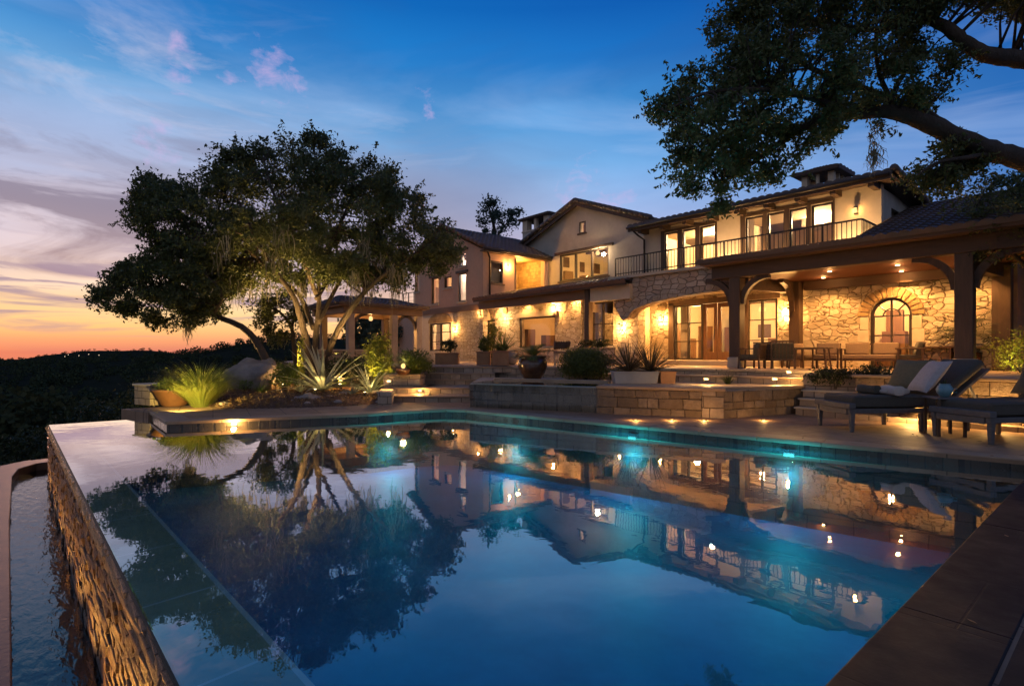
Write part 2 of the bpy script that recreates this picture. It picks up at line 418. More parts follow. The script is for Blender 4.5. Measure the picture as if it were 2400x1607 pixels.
def courses(a, b, z0, z1, rh, w0, w1, prot, seed, mb=None, depth=.08):
    # courses of separate squared stones laid along a wall face from a to b; the face's outside lies to the right of a->b
    r = random.Random(seed); mb = mb or MB(); a, b = Vector(a), Vector(b); L = (b - a).length; q = (b - a) / L; nn = Vector((q.y, -q.x))
    z = z0
    while z < z1 - .03:
        h = r.uniform(*rh)
        if z1 - z - h < rh[0] * .7: h = z1 - z
        u = 0
        while u < L - .01:
            w_ = r.uniform(w0, w1)
            if L - u - w_ < w0 * .6: w_ = L - u
            p = r.uniform(*prot); g = .006
            j = [r.uniform(-.007, .007) for _ in range(4)]
            P = lambda uu, o, zz: (a.x + q.x * uu + nn.x * o, a.y + q.y * uu + nn.y * o, zz)
            vs = []
            for o in (-depth, p):
                vs += [P(u + g, o + (j[0] if o > 0 else 0), z + g + j[0]), P(u + w_ - g, o + (j[1] * 2 if o > 0 else 0), z + g + j[1]), P(u + w_ - g, o + (j[2] * 2 if o > 0 else 0), z + h - g), P(u + g, o + (j[3] * 2 if o > 0 else 0), z + h - g)]
            mb.add(vs, [(0, 1, 2, 3), (7, 6, 5, 4), (0, 4, 5, 1), (1, 5, 6, 2), (2, 6, 7, 3), (3, 7, 4, 0)])
            u += w_
        z += h
    return mb
# ------------------------------------------------------------------ camera, render, sky
cam = bpy.data.cameras.new('camera'); co = bpy.data.objects.new('camera', cam); COL.objects.link(co)
co.location = (0, 0, CZ); co.rotation_euler = (R(90), 0, TH)
cam.sensor_width = 36; cam.lens = 36 * FP / 2400; cam.shift_y = (YH - 803.5) / 2400; cam.clip_end = 20000; cam.clip_start = .05
SC.camera = co
SC.view_settings.view_transform = 'Standard'; SC.view_settings.look = 'None'; SC.view_settings.exposure = .62; SC.view_settings.gamma = 1
SC.render.engine = 'CYCLES'
cy = SC.cycles
cy.use_denoising = True; cy.max_bounces = 8; cy.transparent_max_bounces = 24; cy.diffuse_bounces = 3; cy.glossy_bounces = 4
cy.sample_clamp_indirect = 4; cy.caustics_reflective = False; cy.caustics_refractive = False; cy.use_light_tree = True
try: cy.denoiser = 'OPENIMAGEDENOISE'; cy.denoising_input_passes = 'RGB_ALBEDO_NORMAL'
except Exception: pass

W = bpy.data.worlds.new('World'); SC.world = W; W.use_nodes = True
class WT(NT):
    def __init__(s, w): s.t = w.node_tree; s.t.nodes.clear(); s.out = s.n('ShaderNodeOutputWorld')
w = WT(W)
tc = w.n('ShaderNodeTexCoord')
sp = w.n('ShaderNodeSeparateXYZ'); w.l(tc.outputs['Generated'], sp.inputs[0])
X_, Y_, Z_ = sp.outputs
elev = w.math('ARCSINE', Z_)                                    # radians
pos = w.math('DIVIDE', elev, R(50))
hl = w.math('SQRT', w.math('ADD', w.math('MULTIPLY', X_, X_), w.math('MULTIPLY', Y_, Y_)))
az = w.math('DIVIDE', w.math('MULTIPLY', X_, -1.0), w.math('MAXIMUM', hl, .001))    # 1 towards the sunset (-x)
def sky(stops):
    return w.ramp(pos, [(max(0, min(1, e / 50)), c) for e, c in stops])
rA = sky([(0, (.60,.16,.055)), (1.0, (.80,.30,.08)), (2.0, (.90,.48,.12)), (3.6, (.89,.59,.23)), (5.6, (.78,.56,.38)), (8, (.58,.44,.41)), (11, (.42,.35,.39)), (14, (.30,.29,.38)), (18, (.20,.27,.43)), (22, (.085,.245,.46)), (27, (.010,.155,.42)), (32, (.001,.095,.33)), (50, (.001,.05,.21))])
rB = sky([(0, (.60,.22,.13)), (3, (.70,.36,.24)), (6, (.62,.39,.36)), (10, (.40,.33,.46)), (14, (.28,.36,.56)), (19, (.14,.32,.57)), (24, (.045,.225,.50)), (28, (.008,.125,.39)), (32, (.002,.075,.30)), (50, (.001,.04,.19))])
rC = sky([(0, (.15,.11,.20)), (8, (.11,.12,.30)), (12, (.05,.125,.33)), (17, (.022,.13,.37)), (22, (.007,.095,.33)), (28, (.002,.055,.26)), (50, (.001,.03,.16))])
f1 = w.ramp(az, [(.70, 0), (.985, 1)])
f2 = w.ramp(az, [(.12, 0), (.72, 1)])
base = w.mix(f1, w.mix(f2, rC, rB), rA)
back = w.ramp(w.math('ADD', w.math('MULTIPLY', Y_, -1.0), w.math('MULTIPLY', X_, .6)), [(.05, 0), (.6, 1)])
base = w.mix(back, base, (.165, .17, .225))
# streaky cloud in azimuth and elevation
def layer(su, sv, rot, seed, scale=1.0, detail=7, rough=.58, dist=.7):
    cb = w.n('ShaderNodeCombineXYZ'); w.l(w.math('MULTIPLY', Y_, su), cb.inputs[0]); w.l(w.math('MULTIPLY', elev, sv), cb.inputs[1]); w.l(w.math('MULTIPLY', X_, su * .6), cb.inputs[2])
    mp = w.n('ShaderNodeMapping'); mp.inputs['Rotation'].default_value = (0, 0, R(rot)); mp.inputs['Location'].default_value = (seed, seed * .7, seed * .3)
    w.l(cb.outputs[0], mp.inputs['Vector']); return w.noise(mp.outputs[0], scale, detail, rough, dist)
# broad soft bands over the whole sky
bb = layer(1.7, 5.5, 16, 3.1, 1.0, 5, .5, .5)
base = w.mix(w.math('MULTIPLY', w.ramp(bb, [(.44, 0), (.60, 1)]), .55), base, w.mix(.5, base, (.02, .06, .20)))
bl_ = layer(1.5, 6.5, 14, 9.4, 1.0, 6, .55, .6)
base = w.mix(w.math('MULTIPLY', w.math('MULTIPLY', w.ramp(bl_, [(.48, 0), (.68, 1)]), w.ramp(pos, [(.12, 0), (.22, 1), (.44, .8), (.58, 0)])), .55), base, (.33, .41, .60))
veil = layer(2.2, 10, 7, 4.2, 1.15, 8, .6, .9)
lowm = w.ramp(pos, [(.06, 0), (.11, .7), (.17, 1), (.32, .9), (.40, .4), (.5, 0)])
vm = w.math('MULTIPLY', w.math('MULTIPLY', w.ramp(veil, [(.42, 0), (.54, 1)]), lowm), w.ramp(az, [(.62, .0), (.95, 1)]))
vcol = w.ramp(pos, [(.06, (.40,.19,.13)), (.14, (.27,.19,.20)), (.24, (.175,.150,.205)), (.36, (.17,.18,.27)), (.5, (.14,.26,.46))])
base = w.mix(w.math('MULTIPLY', vm, .95), base, vcol)
br_ = layer(2.4, 9, -24, 11.7, 1.1, 8, .62, .8)
bm = w.math('MULTIPLY', w.math('MULTIPLY', w.ramp(br_, [(.50, 0), (.68, 1)]), w.ramp(pos, [(.1, 0), (.2, .8), (.48, .8), (.62, 0)])), w.ramp(az, [(.75, 0), (.97, 1)]))
base = w.mix(w.math('MULTIPLY', bm, .55), base, (.52, .47, .55))
# low dark bars of cloud over the glow
bar = w.n('ShaderNodeCombineXYZ'); w.l(w.math('MULTIPLY', Y_, 2.6), bar.inputs[0]); w.l(w.math('MULTIPLY', elev, 26.0), bar.inputs[1])
bn = w.noise(bar.outputs[0], 1.5, 6, .55, .6)
bmask = w.math('MULTIPLY', w.math('MULTIPLY', w.ramp(bn, [(.50, 0), (.57, 1)]), w.ramp(pos, [(.02, 0), (.05, 1), (.13, 1), (.2, 0)])), w.ramp(az, [(.80, 0), (.97, 1)]))
base = w.mix(w.math('MULTIPLY', bmask, .8), base, (.20, .15, .22))
# a few small pink puffs: noise confined to patches of sky
def puff(px, py, rad, seed):
    global base
    r = Vector(ray(px, py)).normalized()
    d = w.n('ShaderNodeVectorMath', _operation='DISTANCE'); w.l(tc.outputs['Generated'], d.inputs[0]); d.inputs[1].default_value = r
    mp = w.n('ShaderNodeMapping'); mp.inputs['Scale'].default_value = (1, 1, 1.5); mp.inputs['Location'].default_value = (seed, 0, 0)
    w.l(tc.outputs['Generated'], mp.inputs['Vector'])
    nz = w.noise(mp.outputs[0], 22, 8, .62, .35)
    fall = w.ramp(w.math('DIVIDE', d.outputs['Value'], rad), [(0, .30), (.55, .16), (1, 0)])
    k = w.ramp(w.math('ADD', w.math('MULTIPLY', nz, .8), fall), [(.60, 0), (.80, 1)])
    k = w.math('MULTIPLY', k, w.ramp(fall, [(0, 0), (.12, 1)]))
    base = w.mix(w.math('MULTIPLY', k, .62), base, (.42, .30, .50))
for a in ((410, 120, .055, 1.3), (412, 178, .045, 5.1), (640, 190, .085, 2.2), (540, 192, .03, 8.8), (1005, 245, .045, 3.4), (1400, 480, .12, 6.1), (370, 330, .06, 7.7)): puff(*a)
bg = w.n('ShaderNodeBackground', Strength=1.02)
w.l(base, bg.inputs['Color'])
# a low sun's sky beneath it, as the sky texture gives it
nish = w.n('ShaderNodeTexSky', _sky_type='NISHITA', _sun_disc=False, _sun_elevation=R(1.0), _sun_rotation=R(-90))
bg2 = w.n('ShaderNodeBackground', Strength=.004); w.l(nish.outputs[0], bg2.inputs['Color'])
ad = w.n('ShaderNodeAddShader'); w.l(bg.outputs[0], ad.inputs[0]); w.l(bg2.outputs[0], ad.inputs[1]); w.l(ad.outputs[0], w.out.inputs['Surface'])

LN = [0]; PK = 3.7
def lamp(ty, name, loc, power, color=(1, .47, .14), parent=None, target=None, size=.05, spot=80, blend=.6, area=None):
    L = bpy.data.lights.new(name, ty); o = bpy.data.objects.new(name, L); COL.objects.link(o)
    o.location = loc; L.energy = power * (PK if ty != 'SUN' and color[0] > .5 else 1); L.color = color; LN[0] += 1
    if ty in ('POINT', 'SPOT'): L.shadow_soft_size = size
    if ty == 'SPOT': L.spot_size = R(spot); L.spot_blend = blend
    if ty == 'AREA':
        L.shape = 'RECTANGLE'; L.size, L.size_y = area
    if ty == 'SUN': L.angle = R(size)
    if target is not None:
        o.rotation_euler = (Vector(target) - Vector(loc)).to_track_quat('-Z', 'Y').to_euler()
    if parent:
        o.parent = parent; o.matrix_parent_inverse = (Matrix.Translation(parent.location) @ parent.rotation_euler.to_matrix().to_4x4()).inverted()
    return o
lamp('SUN', 'sun', (-50, 0, 10), .25, (1, .45, .25), target=(-10, 0, 8.6), size=6)
SUNL = bpy.data.objects['sun']

# ------------------------------------------------------------------ land: plateau, valley, ridges (a polar grid, one sheet to the horizon)
PLAT = [(-17.2, -1.4), (-18.6, 1.2), (-20, 5), (-24, 7.5), (-34, 9), (-38, 30), (40, 34), (40, -8), (-2, -8), (-2, -1.4)]
def pip(x, y, poly):
    c = False; n = len(poly); j = n - 1
    for i in range(n):
        xi, yi = poly[i]; xj, yj = poly[j]
        if (yi > y) != (yj > y) and x < (xj - xi) * (y - yi) / (yj - yi) + xi: c = not c
        j = i
    return c
def pdist(x, y, poly):
    b = 1e9; n = len(poly)
    for i in range(n):
        ax, ay = poly[i]; bx, by = poly[(i + 1) % n]
        dx, dy = bx - ax, by - ay; t = max(0, min(1, ((x - ax) * dx + (y - ay) * dy) / (dx * dx + dy * dy + 1e-12)))
        b = min(b, math.hypot(x - ax - t * dx, y - ay - t * dy))
    return b
from mathutils import noise as mn
RIDGE = [(-900, 852), (-300, 850), (0, 846), (60, 843), (120, 832), (200, 821), (290, 824), (340, 820), (420, 829), (520, 822), (600, 812), (700, 804), (820, 806), (1000, 800), (1400, 806), (2400, 815), (4000, 830)]
MIDR = [(-900, 870), (0, 868), (150, 862), (300, 842), (450, 824), (600, 806), (720, 800), (900, 800), (1400, 806), (2400, 815), (4000, 830)]
def interp(tab, x):
    if x <= tab[0][0]: return tab[0][1]
    for (a, b), (c, d) in zip(tab, tab[1:]):
        if x <= c: return b + (d - b) * (x - a) / (c - a)
    return tab[-1][1]
def gauss(x, s): return math.exp(-(x / s) ** 2)
def land_h(x, y):
    r = math.hypot(x, y)
    ins = pip(x, y, PLAT)
    d = 0 if ins else pdist(x, y, PLAT)
    h = -2.0 - min(d, 60) * .30 - 26 * (1 - math.exp(-max(0, d - 20) / 160))
    if d > 0: h += mn.noise((x * .09, y * .09, 0)) * min(d * .15, 2.2)
    if r < 60: return h
    fwd = (x * fx + y * fy); lat = (x * rx + y * ry)
    px = 1200 + FP * lat / fwd if fwd > .05 * r else (-1e4 if lat < 0 else 1e4)
    k = r / max(.25, fwd / r) if False else max(fwd, .2 * r)
    zr = CZ + (YH - interp(RIDGE, px)) * max(.3, fwd / r) * 2600 / FP
    zm = CZ + (YH - interp(MIDR, px)) * max(.3, fwd / r) * 700 / FP
    a = gauss(math.log(r / 700), .38); b = gauss(math.log(r / 2600), .33)
    h = h * (1 - a) + zm * a if a > .002 else h
    h = h * (1 - b) + zr * b
    h += mn.fractal((x * .006, y * .006, 3), 1, 2, 4) * min(9, r * .012)
    if r > 3600: h -= (r - 3600) * .02
    return h
na, nr = 300, 90
rs = [6 * (7000 / 6) ** (i / (nr - 1)) for i in range(nr)]
vs, fs = [(0, 0, -2.0)], []
for i, r in enumerate(rs):
    for j in range(na):
        a = 2 * math.pi * j / na; x, y = r * math.cos(a), r * math.sin(a)
        vs.append((x, y, land_h(x, y)))
for j in range(na): fs.append((0, 1 + j, 1 + (j + 1) % na))
for i in range(nr - 1):
    for j in range(na):
        a, b = 1 + i * na + j, 1 + i * na + (j + 1) % na
        fs.append((a, a + na, b + na, b))
g = MB().add(vs, fs).build('ground', M['land'], smooth=True); tag(g, 'dark wooded valley falling away to a low ridge on the horizon', 'ground', kind='structure')

# ------------------------------------------------------------------ leaves, grass and other plant matter as many small faces
def leaves(name, pts, size, mat, parent=None, aspect=.42, jitter=.55, droop=0.0, seed=0):
    r = np.random.default_rng(seed + 11)
    p = np.asarray(pts, dtype=np.float64); n = len(p)
    d = r.normal(size=(n, 3)); d[:, 2] -= droop; d /= np.linalg.norm(d, axis=1)[:, None]
    q = r.normal(size=(n, 3)); s = np.cross(d, q); s /= np.linalg.norm(s, axis=1)[:, None] + 1e-9
    L = (size * (1 - jitter + 2 * jitter * r.random(n)))[:, None]
    up = np.cross(d, s) * (L * .12)
    v = np.stack([p - d * L * .5, p + s * L * aspect * .5 + up, p + d * L * .5, p - s * L * aspect * .5 + up], 1).reshape(-1, 3)
    return raw(name, v, np.arange(4 * n).reshape(n, 4), mat, parent)
def raw(name, v, quads, mat, parent=None, smooth=False):
    me = bpy.data.meshes.new(name); n = len(quads)
    me.vertices.add(len(v)); me.vertices.foreach_set('co', np.asarray(v, dtype=np.float32).ravel())
    me.loops.add(4 * n); me.polygons.add(n)
    me.loops.foreach_set('vertex_index', np.asarray(quads, dtype=np.int32).ravel())
    me.polygons.foreach_set('loop_start', np.arange(0, 4 * n, 4, dtype=np.int32))
    me.update(calc_edges=True); me.validate()
    if smooth: me.polygons.foreach_set('use_smooth', [True] * n)
    return link(name, me, mat, parent)
def blades(name, base, n, L, width, mat, parent, spread=.25, arch=.6, lean=.9, seg=5, seed=1, minlean=0.0, fold=0.0, jit=.3, half=None):
    """strap leaves rising from a base and arching outwards"""
    r = np.random.default_rng(seed); V, Q = [], []
    for i in range(n):
        a = r.uniform(0, 2 * math.pi) if half is None else r.uniform(*half)
        le = minlean + (lean - minlean) * math.sqrt(r.random())
        ll = L * (1 - jit + 2 * jit * r.random()); wd = width * (.8 + .4 * r.random())
        b0 = np.array(base) + np.array([math.cos(a), math.sin(a), 0]) * spread * r.random()
        d = np.array([math.cos(a), math.sin(a), 0]); sd = np.array([-math.sin(a), math.cos(a), 0])
        p = b0.copy(); ang = le; k0 = len(V)
        for s in range(seg + 1):
            t = s / seg
            wv = wd * (1 - t) ** .6 * min(1, .55 + t * 1.6) if s < seg else .002
            nrm = d * math.cos(ang) * -1 + np.array([0, 0, math.sin(ang)])
            V += [p - sd * wv / 2 + nrm * fold * wv, p.copy(), p + sd * wv / 2 + nrm * fold * wv]
            p = p + (d * math.sin(ang) + np.array([0, 0, math.cos(ang)])) * ll / seg
            ang += arch * ll / seg / max(L, .01) * (1.2 if fold == 0 else .8)
        for s in range(seg):
            b = k0 + s * 3; Q += [(b, b + 1, b + 4, b + 3), (b + 1, b + 2, b + 5, b + 4)]
    return raw(name, np.array(V), np.array(Q), mat, parent, True)
def blob(c, rad, n, r, clumps=None, flat=1.0):
    """points through an ellipsoid, gathered in clumps"""
    c = np.array(c); rad = np.array(rad); m = clumps or max(6, n // 45)
    k = r.normal(size=(m, 3)); k /= np.linalg.norm(k, axis=1)[:, None]; k *= (r.random((m, 1)) ** .28) * .86
    k[:, 2] = np.where(k[:, 2] < -.55, -k[:, 2], k[:, 2])
    idx = r.integers(0, m, n)
    return c + (k[idx] + r.normal(size=(n, 3)) * .17) * rad
def shrub(name, label, cat, base, rad, n, size, mat, group=None, seed=3, aspect=.4, stems=7, stretch=1.0):
    t = thing(name, label, cat, base, 0, group); r = np.random.default_rng(seed)
    pts = blob((0, 0, rad[2] * 1.0), rad, n, r)
    pts[:, 2] = np.maximum(pts[:, 2], .02)
    leaves('foliage', pts, size, mat, t, aspect, seed=seed)
    mb = MB()
    for i in range(stems):
        e = pts[r.integers(0, n)]; mb.tube([(e[0] * .08, e[1] * .08, -.02), (e[0] * .45, e[1] * .45, e[2] * .55), tuple(e)], [.014 + rad[2] * .012, .012, .004], 5)
    mb.build('stem', M['bark'], t)
    return t
def in_poly(poly, n, r):
    xs = [p[0] for p in poly]; ys = [p[1] for p in poly]; out = []
    while len(out) < n:
        x, y = r.uniform(min(xs), max(xs)), r.uniform(min(ys), max(ys))
        if pip(x, y, poly): out.append((x, y, pdist(x, y, poly)))
    return out
def bez(pts, k=6):
    """smooth a polyline of Vectors (Catmull-Rom)"""
    out = []; n = len(pts)
    for i in range(n - 1):
        p0, p1, p2, p3 = pts[max(i-1, 0)], pts[i], pts[i+1], pts[min(i+2, n-1)]
        for s in range(k):
            t = s / k
            out.append(.5 * ((2*p1) + (p2-p0)*t + (2*p0-5*p1+4*p2-p3)*t*t + (3*p1-p0-3*p2+p3)*t*t*t))
    out.append(pts[-1]); return out
def crown_tree(t, outlines, limbs, d0, thick, nclump, per, rc, size, leafm, seed, twig=True, aspect=.45, edge=1.4, sprig=0, sl=.6):
    """outline drawn at distance d0, filled in depth; limbs: list of [(px,py,dd)...], r0, r1"""
    r = np.random.default_rng(seed); cs = []
    for poly, share in outlines:
        for x, y, e in in_poly(poly, int(nclump * share), r):
            em = e * d0 / FP
            th = thick * math.sqrt(min(1, em / edge))
            dd = d0 + r.uniform(-th, th)
            cs.append(np.array(atd(x, y, dd)))
    loc = np.array(t.location)
    lines = []; mb = MB()
    for path, r0, r1 in limbs:
        P = bez([atd(x, y, d0 + dd) - t.location for x, y, dd in path])
        n = len(P)
        rad = [r0 + (r1 - r0) * i / (n - 1) for i in range(n)]
        for i in range(1, n - 1):
            P[i] = P[i] + Vector(r.normal(size=3)) * rad[i] * .05
        mb.tube(P, rad, 10); lines += [(np.array(p), q) for p, q in zip(P, rad)]
    LP = np.array([p for p, q in lines]); pts = []
    for c in cs:
        c = c - loc
        rr = rc * (.6 + .8 * r.random()); m = int(per * (.5 + r.random()))
        q = r.normal(size=(m, 3)); q /= np.linalg.norm(q, axis=1)[:, None]; q *= (r.random((m, 1)) ** .45)
        q = q * rr * np.array([1, 1, .72]) + r.normal(size=(m, 3)) * rr * .16
        pts.append(c + q)
        if twig:
            i = int(np.argmin(np.linalg.norm(LP - c, axis=1) + 1e-3)); a = Vector(LP[i]); b = Vector(c)
            L = (b - a).length
            if L > 2.2: continue
            mid = a.lerp(b, .5) + Vector((0, 0, L * .10)) + Vector(r.normal(size=3)) * L * .06
            rb = min(lines[i][1] * .6, .012 + L * .014)
            mb.tube([a, mid, b, b + (b - mid) * .35], [rb, rb * .7, rb * .4, .004], 5)
    if sprig:
        C = np.array(cs) - loc; mid = C.mean(0)
        for i in r.integers(0, len(C), sprig):
            c = C[i]; d = (c - mid); d /= np.linalg.norm(d) + 1e-9; d = d + r.normal(size=3) * .45 + np.array([0, 0, .22]); d /= np.linalg.norm(d)
            L = sl * r.uniform(.5, 1.2); tt = r.random(26)[:, None]
            pts.append(c + d * (rc * .6 + L * tt) + r.normal(size=(26, 3)) * (rc * .26 * (1.05 - tt)))
    pts = np.concatenate(pts)
    leaves('crown', pts, size, leafm, t, aspect, seed=seed)
    mb.build('trunk', M['bark'], t, True)
    return cs
def moss_strands(name, t, spots, n, L, seed=5, w=.05, sp=.16):
    r = np.random.default_rng(seed); V, Q = [], []
    for s in spots:
        s = np.array(s) - np.array(t.location)
        for i in range(n):
            p = s + r.normal(size=3) * np.array([sp, sp, sp * .5]); ll = L * r.uniform(.35, 1.1); a = r.uniform(0, 6.3)
            sd = np.array([math.cos(a), math.sin(a), 0]); k0 = len(V); m = 5
            for j in range(m + 1):
                tt = j / m; wv = w * (1 - .75 * tt)
                V += [p - sd * wv / 2, p + sd * wv / 2]
                p = p + np.array([r.normal() * .03, r.normal() * .03, -ll / m])
            for j in range(m):
                b = k0 + 2 * j; Q.append((b, b + 1, b + 3, b + 2))
    o = raw(name, np.array(V), np.array(Q), M['moss'], t); o['kind'] = 'stuff'; return o
# ------------------------------------------------------------------ pool, deck and the stonework round it
DZ, TZ, PZ = .15, 1.10, .78          # deck, house terrace, middle patio
def oy(x): return .11 + (x + 15.76) * .0306                      # the infinity edge's outer line
PA, PB = (-15.76, oy(-15.76)), (-.86, oy(-.86))
PC, PD, PE = (-.86, 9.98), (-3.39, 9.45), (-11.1, 8.05)
curve = [PE, (-11.55, 7.75), (-11.78, 7.2), (-11.88, 6.4), (-11.95, 5.8)]
PG, PH = (-13.3, 1.97), (-15.35, 2.0)
pool_in = [(-15.35, oy(-15.35) + .40), (-.86, oy(-.86) + .47), PC, PD] + curve + [PG, PH]
water_poly = [PA, PB, PC, PD] + curve + [PG, (-15.76, 2.0)]
wm = clear('pool_water', (.84, .95, .97), 1.40, .012, (2.2, .085, .02, (1, 1, 1)), 2.0, .03, murk=(.13, (.06, .62, .80)))
o = MB().add([(p[0], p[1], 0) for p in water_poly], [tuple(range(len(water_poly)))]).build('pool_water', wm); tag(o, 'still blue pool water mirroring the lit house and sunset sky', 'water', kind='structure')
# basin: floor and walls of small blue tiles
t = NT('pool_plaster'); v = t.pos()
sp_ = t.n('ShaderNodeTexVoronoi', Scale=42); t.l(v, sp_.inputs['Vector'])
c = t.mix(t.ramp(t.noise(v, 1.1, 6, .65), [(.34, 0), (.66, 1)]), (.0015, .060, .155), (.005, .120, .250))
c = t.mix(t.ramp(sp_.outputs['Distance'], [(.05, .55), (.16, 0)]), c, (.08, .22, .34))
M['plasterpool'] = t.done(t.principled(c, .6))
mb = MB(); n = len(pool_in)
mb.add([(p[0], p[1], -1.25) for p in pool_in], [tuple(range(n))])
for i in range(n):
    a, b = pool_in[i], pool_in[(i + 1) % n]
    mb.add([(a[0], a[1], -1.25), (b[0], b[1], -1.25), (b[0], b[1], -.02), (a[0], a[1], -.02)], [(0, 1, 2, 3)])
o = mb.build('pool_basin', M['plasterpool']); tag(o, 'deep blue plastered pool basin under the water', 'pool', kind='structure')
# infinity wall with its wet slate ledge
t = thing('infinity_wall', 'long wet ledgestone wall holding the vanishing edge of the pool', 'wall', (-8, .3, -1.5))
def sub(mb, t):   # world coordinates -> coordinates local to an unrotated root
    L = t.location; mb.v = [(a - L[0], b - L[1], c - L[2]) for a, b, c in mb.v]; return mb
sub(MB().prism([PA, PB, (-.86, oy(-.86) + .46), (-15.35, oy(-15.35) + .39), (-15.35, 2.0), (-15.76, 2.0)], -1.9, -.03), t).build('wall_core', M['mortar'], t)
sub(courses((PA[0], PA[1] - .004), (PB[0], PB[1] - .004), -1.75, -.05, (.065, .12), .14, .42, (.004, .030), 3), t).build('stone_face', M['infst'], t, bevel=.006)
sub(MB().prism([(PA[0] + .012, PA[1] + .012), (PB[0], PB[1] + .012), (-.86, oy(-.86) + .462), (-15.36, oy(-15.36) + .392), (-15.36, 2.0), (-15.75, 2.0)], -.03, -.009), t).build('slate_ledge', M['ledge'], t)
sub(MB().prism([(-.86, oy(-.86) + .462), (-15.36, oy(-15.36) + .392), (-15.36, oy(-15.36) + .42), (-.86, oy(-.86) + .495)], -1.2, -.008), t).build('ledge_trim', M['trim'], t)
lipm = clear('spill_water', (.95, .93, .88), 1.33, .16, (9, .12, .02, (1, 1, .6)), .25, .0)
k = MB()
for i in range(60):
    x0, x1 = -15.76 + i * 14.76 / 60, -15.76 + (i + 1) * 14.76 / 60
    y0, y1 = oy(x0), oy(x1)
    k.add([(x0, y0, .0), (x1, y1, .0), (x1, y1 - .030, -.02), (x0, y0 - .030, -.02), (x1, y1 - .064, -.06), (x0, y0 - .064, -.06)], [(0, 3, 2, 1), (3, 5, 4, 2)])
sub(k, t).build('spill_sheet', lipm, t, True)
# catch basin below it
cpin = [(-1.2, -.02), (-6.46, -.20), (-12, -.40), (-16.2, -.50), (-17.2, -.42), (-17.75, -.12), (-17.8, .35), (-15.9, .4)]
cpout = [(-1.2, -.62), (-6.46, -.80), (-12, -1.0), (-16.3, -1.12), (-17.7, -.98), (-18.35, -.35), (-18.4, .4)]
tw = clear('trough_water', (.30, .31, .30), 1.33, .06, (4.0, .30, .03, (1.0, 2.4, 1)), 1.0, .02)
o = MB().add([(p[0], p[1], -1.3) for p in cpin + [(-15.7, oy(-15.7)), (-1.2, oy(-1.2) + .0)]], [tuple(range(len(cpin) + 2))]).build('trough_water', tw); tag(o, 'rippled water in the narrow trough below the infinity wall', 'water', kind='structure')
t = thing('catch_basin', 'curved clay coloured curb round the trough under the infinity edge', 'basin', (-9, -.6, -1.9))
sub(MB().prism(cpin[:-1] + cpout[::-1], -2.4, -1.12), t).build('curb', M['clay'], t, bevel=.015)
sub(MB().prism(cpin + [(-15.7, .3), (-1.2, .5)], -2.4, -1.75), t).build('floor', M['clay'], t)
for i, x in enumerate((-4.3, -5.5, -6.8, -8.2, -9.7, -11.3, -13.0, -14.8)):
    tl = thing('trough_light', 'warm trough lamp at the infinity wall foot, ' + ['nearest the camera', 'second from the camera', 'third from the camera', 'fourth from the camera', 'fifth from the camera', 'sixth from the camera', 'seventh from the camera', 'farthest, by the basin curve'][i], 'light', (x, oy(x) - .40, -1.55), 0, 'lamps sunk in the trough')
    MB().lathe([(.05, 0), (.05, .05), (.035, .06)], n=12).build('body', M['iron'], tl)
    MB().box(-.03, .045, .02, .03, .055, .05).build('lens', M['iron'], tl)
    lamp('SPOT', 'trough_lamp', (x, oy(x) - .42, -1.26), 11, (1, .42, .08), tl, (x, oy(x) + .05, -.35), .06, 140, .8)

# deck: right side, strip in front of the stone wall, left tongue
ROUT = [(-.86, oy(-.86) - .1), (9, oy(-.86) - .1), (9, 13.9), (-5.2, 13.9), (-9.6, 11.2), (-13, 9.6)]
deck_poly = [(-.86, -3.2), (8, -3.2), (8, 14.2), (-5.0, 14.2), (-12, 10.5), (-16.2, 9.2), (-17.6, 6.4), (-16.7, 5.6), (-15.6, 3.6), (-17.05, 3.2), (-17.05, 1.72), (-15.8, 2.02), PG] + curve[::-1] + [PD, PC]
o = MB().prism(deck_poly, -2.0, DZ - .06).build('deck_base', M['split']); tag(o, 'stone base under the pool deck', 'deck', kind='structure')
def inset_offset(line, d):
    out = []
    for i, p in enumerate(line):
        a = Vector(line[max(i-1, 0)]); b = Vector(line[min(i+1, len(line)-1)]); q = (b - a).normalized()
        out.append((p[0] + q.y * d, p[1] - q.x * d))
    return out
edge = [(-15.7, 2.02), PG] + curve[::-1] + [PD, PC, (-.86, 6.0), (-.86, -3.2)]     # the coping's pool side, far left to near right
lip = inset_offset(edge, .05); bk = inset_offset(edge, -.42)
lip[0] = (-15.75, 1.97); lip[-3] = (-.91, 10.01); bk[-3] = (-.44, 10.43); bk[0] = (-15.75, 2.44)
bk[1] = (-13.5, 2.42)
mb = MB()
def stones(mb, i, z0, z1):
    a, b, c, d = (Vector(q) for q in (lip[i], lip[i+1], bk[i+1], bk[i])); L = (b - a).length; n = max(1, round(L / (.95 if i < len(edge) - 3 else 2.6))); g_ = (.004 if i < len(edge) - 3 else .0015) / L
    for k in range(n):
        t0, t1 = k / n + g_, (k + 1) / n - g_
        mb.prism([tuple(a.lerp(b, t0)), tuple(a.lerp(b, t1)), tuple(d.lerp(c, t1)), tuple(d.lerp(c, t0))], z0, z1 + .002 * ((k * 7) % 3))
for i in range(len(edge) - 3): stones(mb, i, DZ - .055, DZ + .01)
nb = MB()
for i in range(len(edge) - 3, len(edge) - 1): stones(nb, i, DZ - .055, DZ + .01)
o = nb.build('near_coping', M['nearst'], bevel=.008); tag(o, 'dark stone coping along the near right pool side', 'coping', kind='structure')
o = mb.build('pool_coping', M['coping'], bevel=.008); tag(o, 'pale stone coping round the pool edge', 'coping', kind='structure')
o = MB().prism([(p[0], p[1]) for p in deck_poly], DZ - .06, DZ).build('deck_paving', M['deck']); tag(o, 'sandstone paving of the pool deck', 'paving', kind='structure')
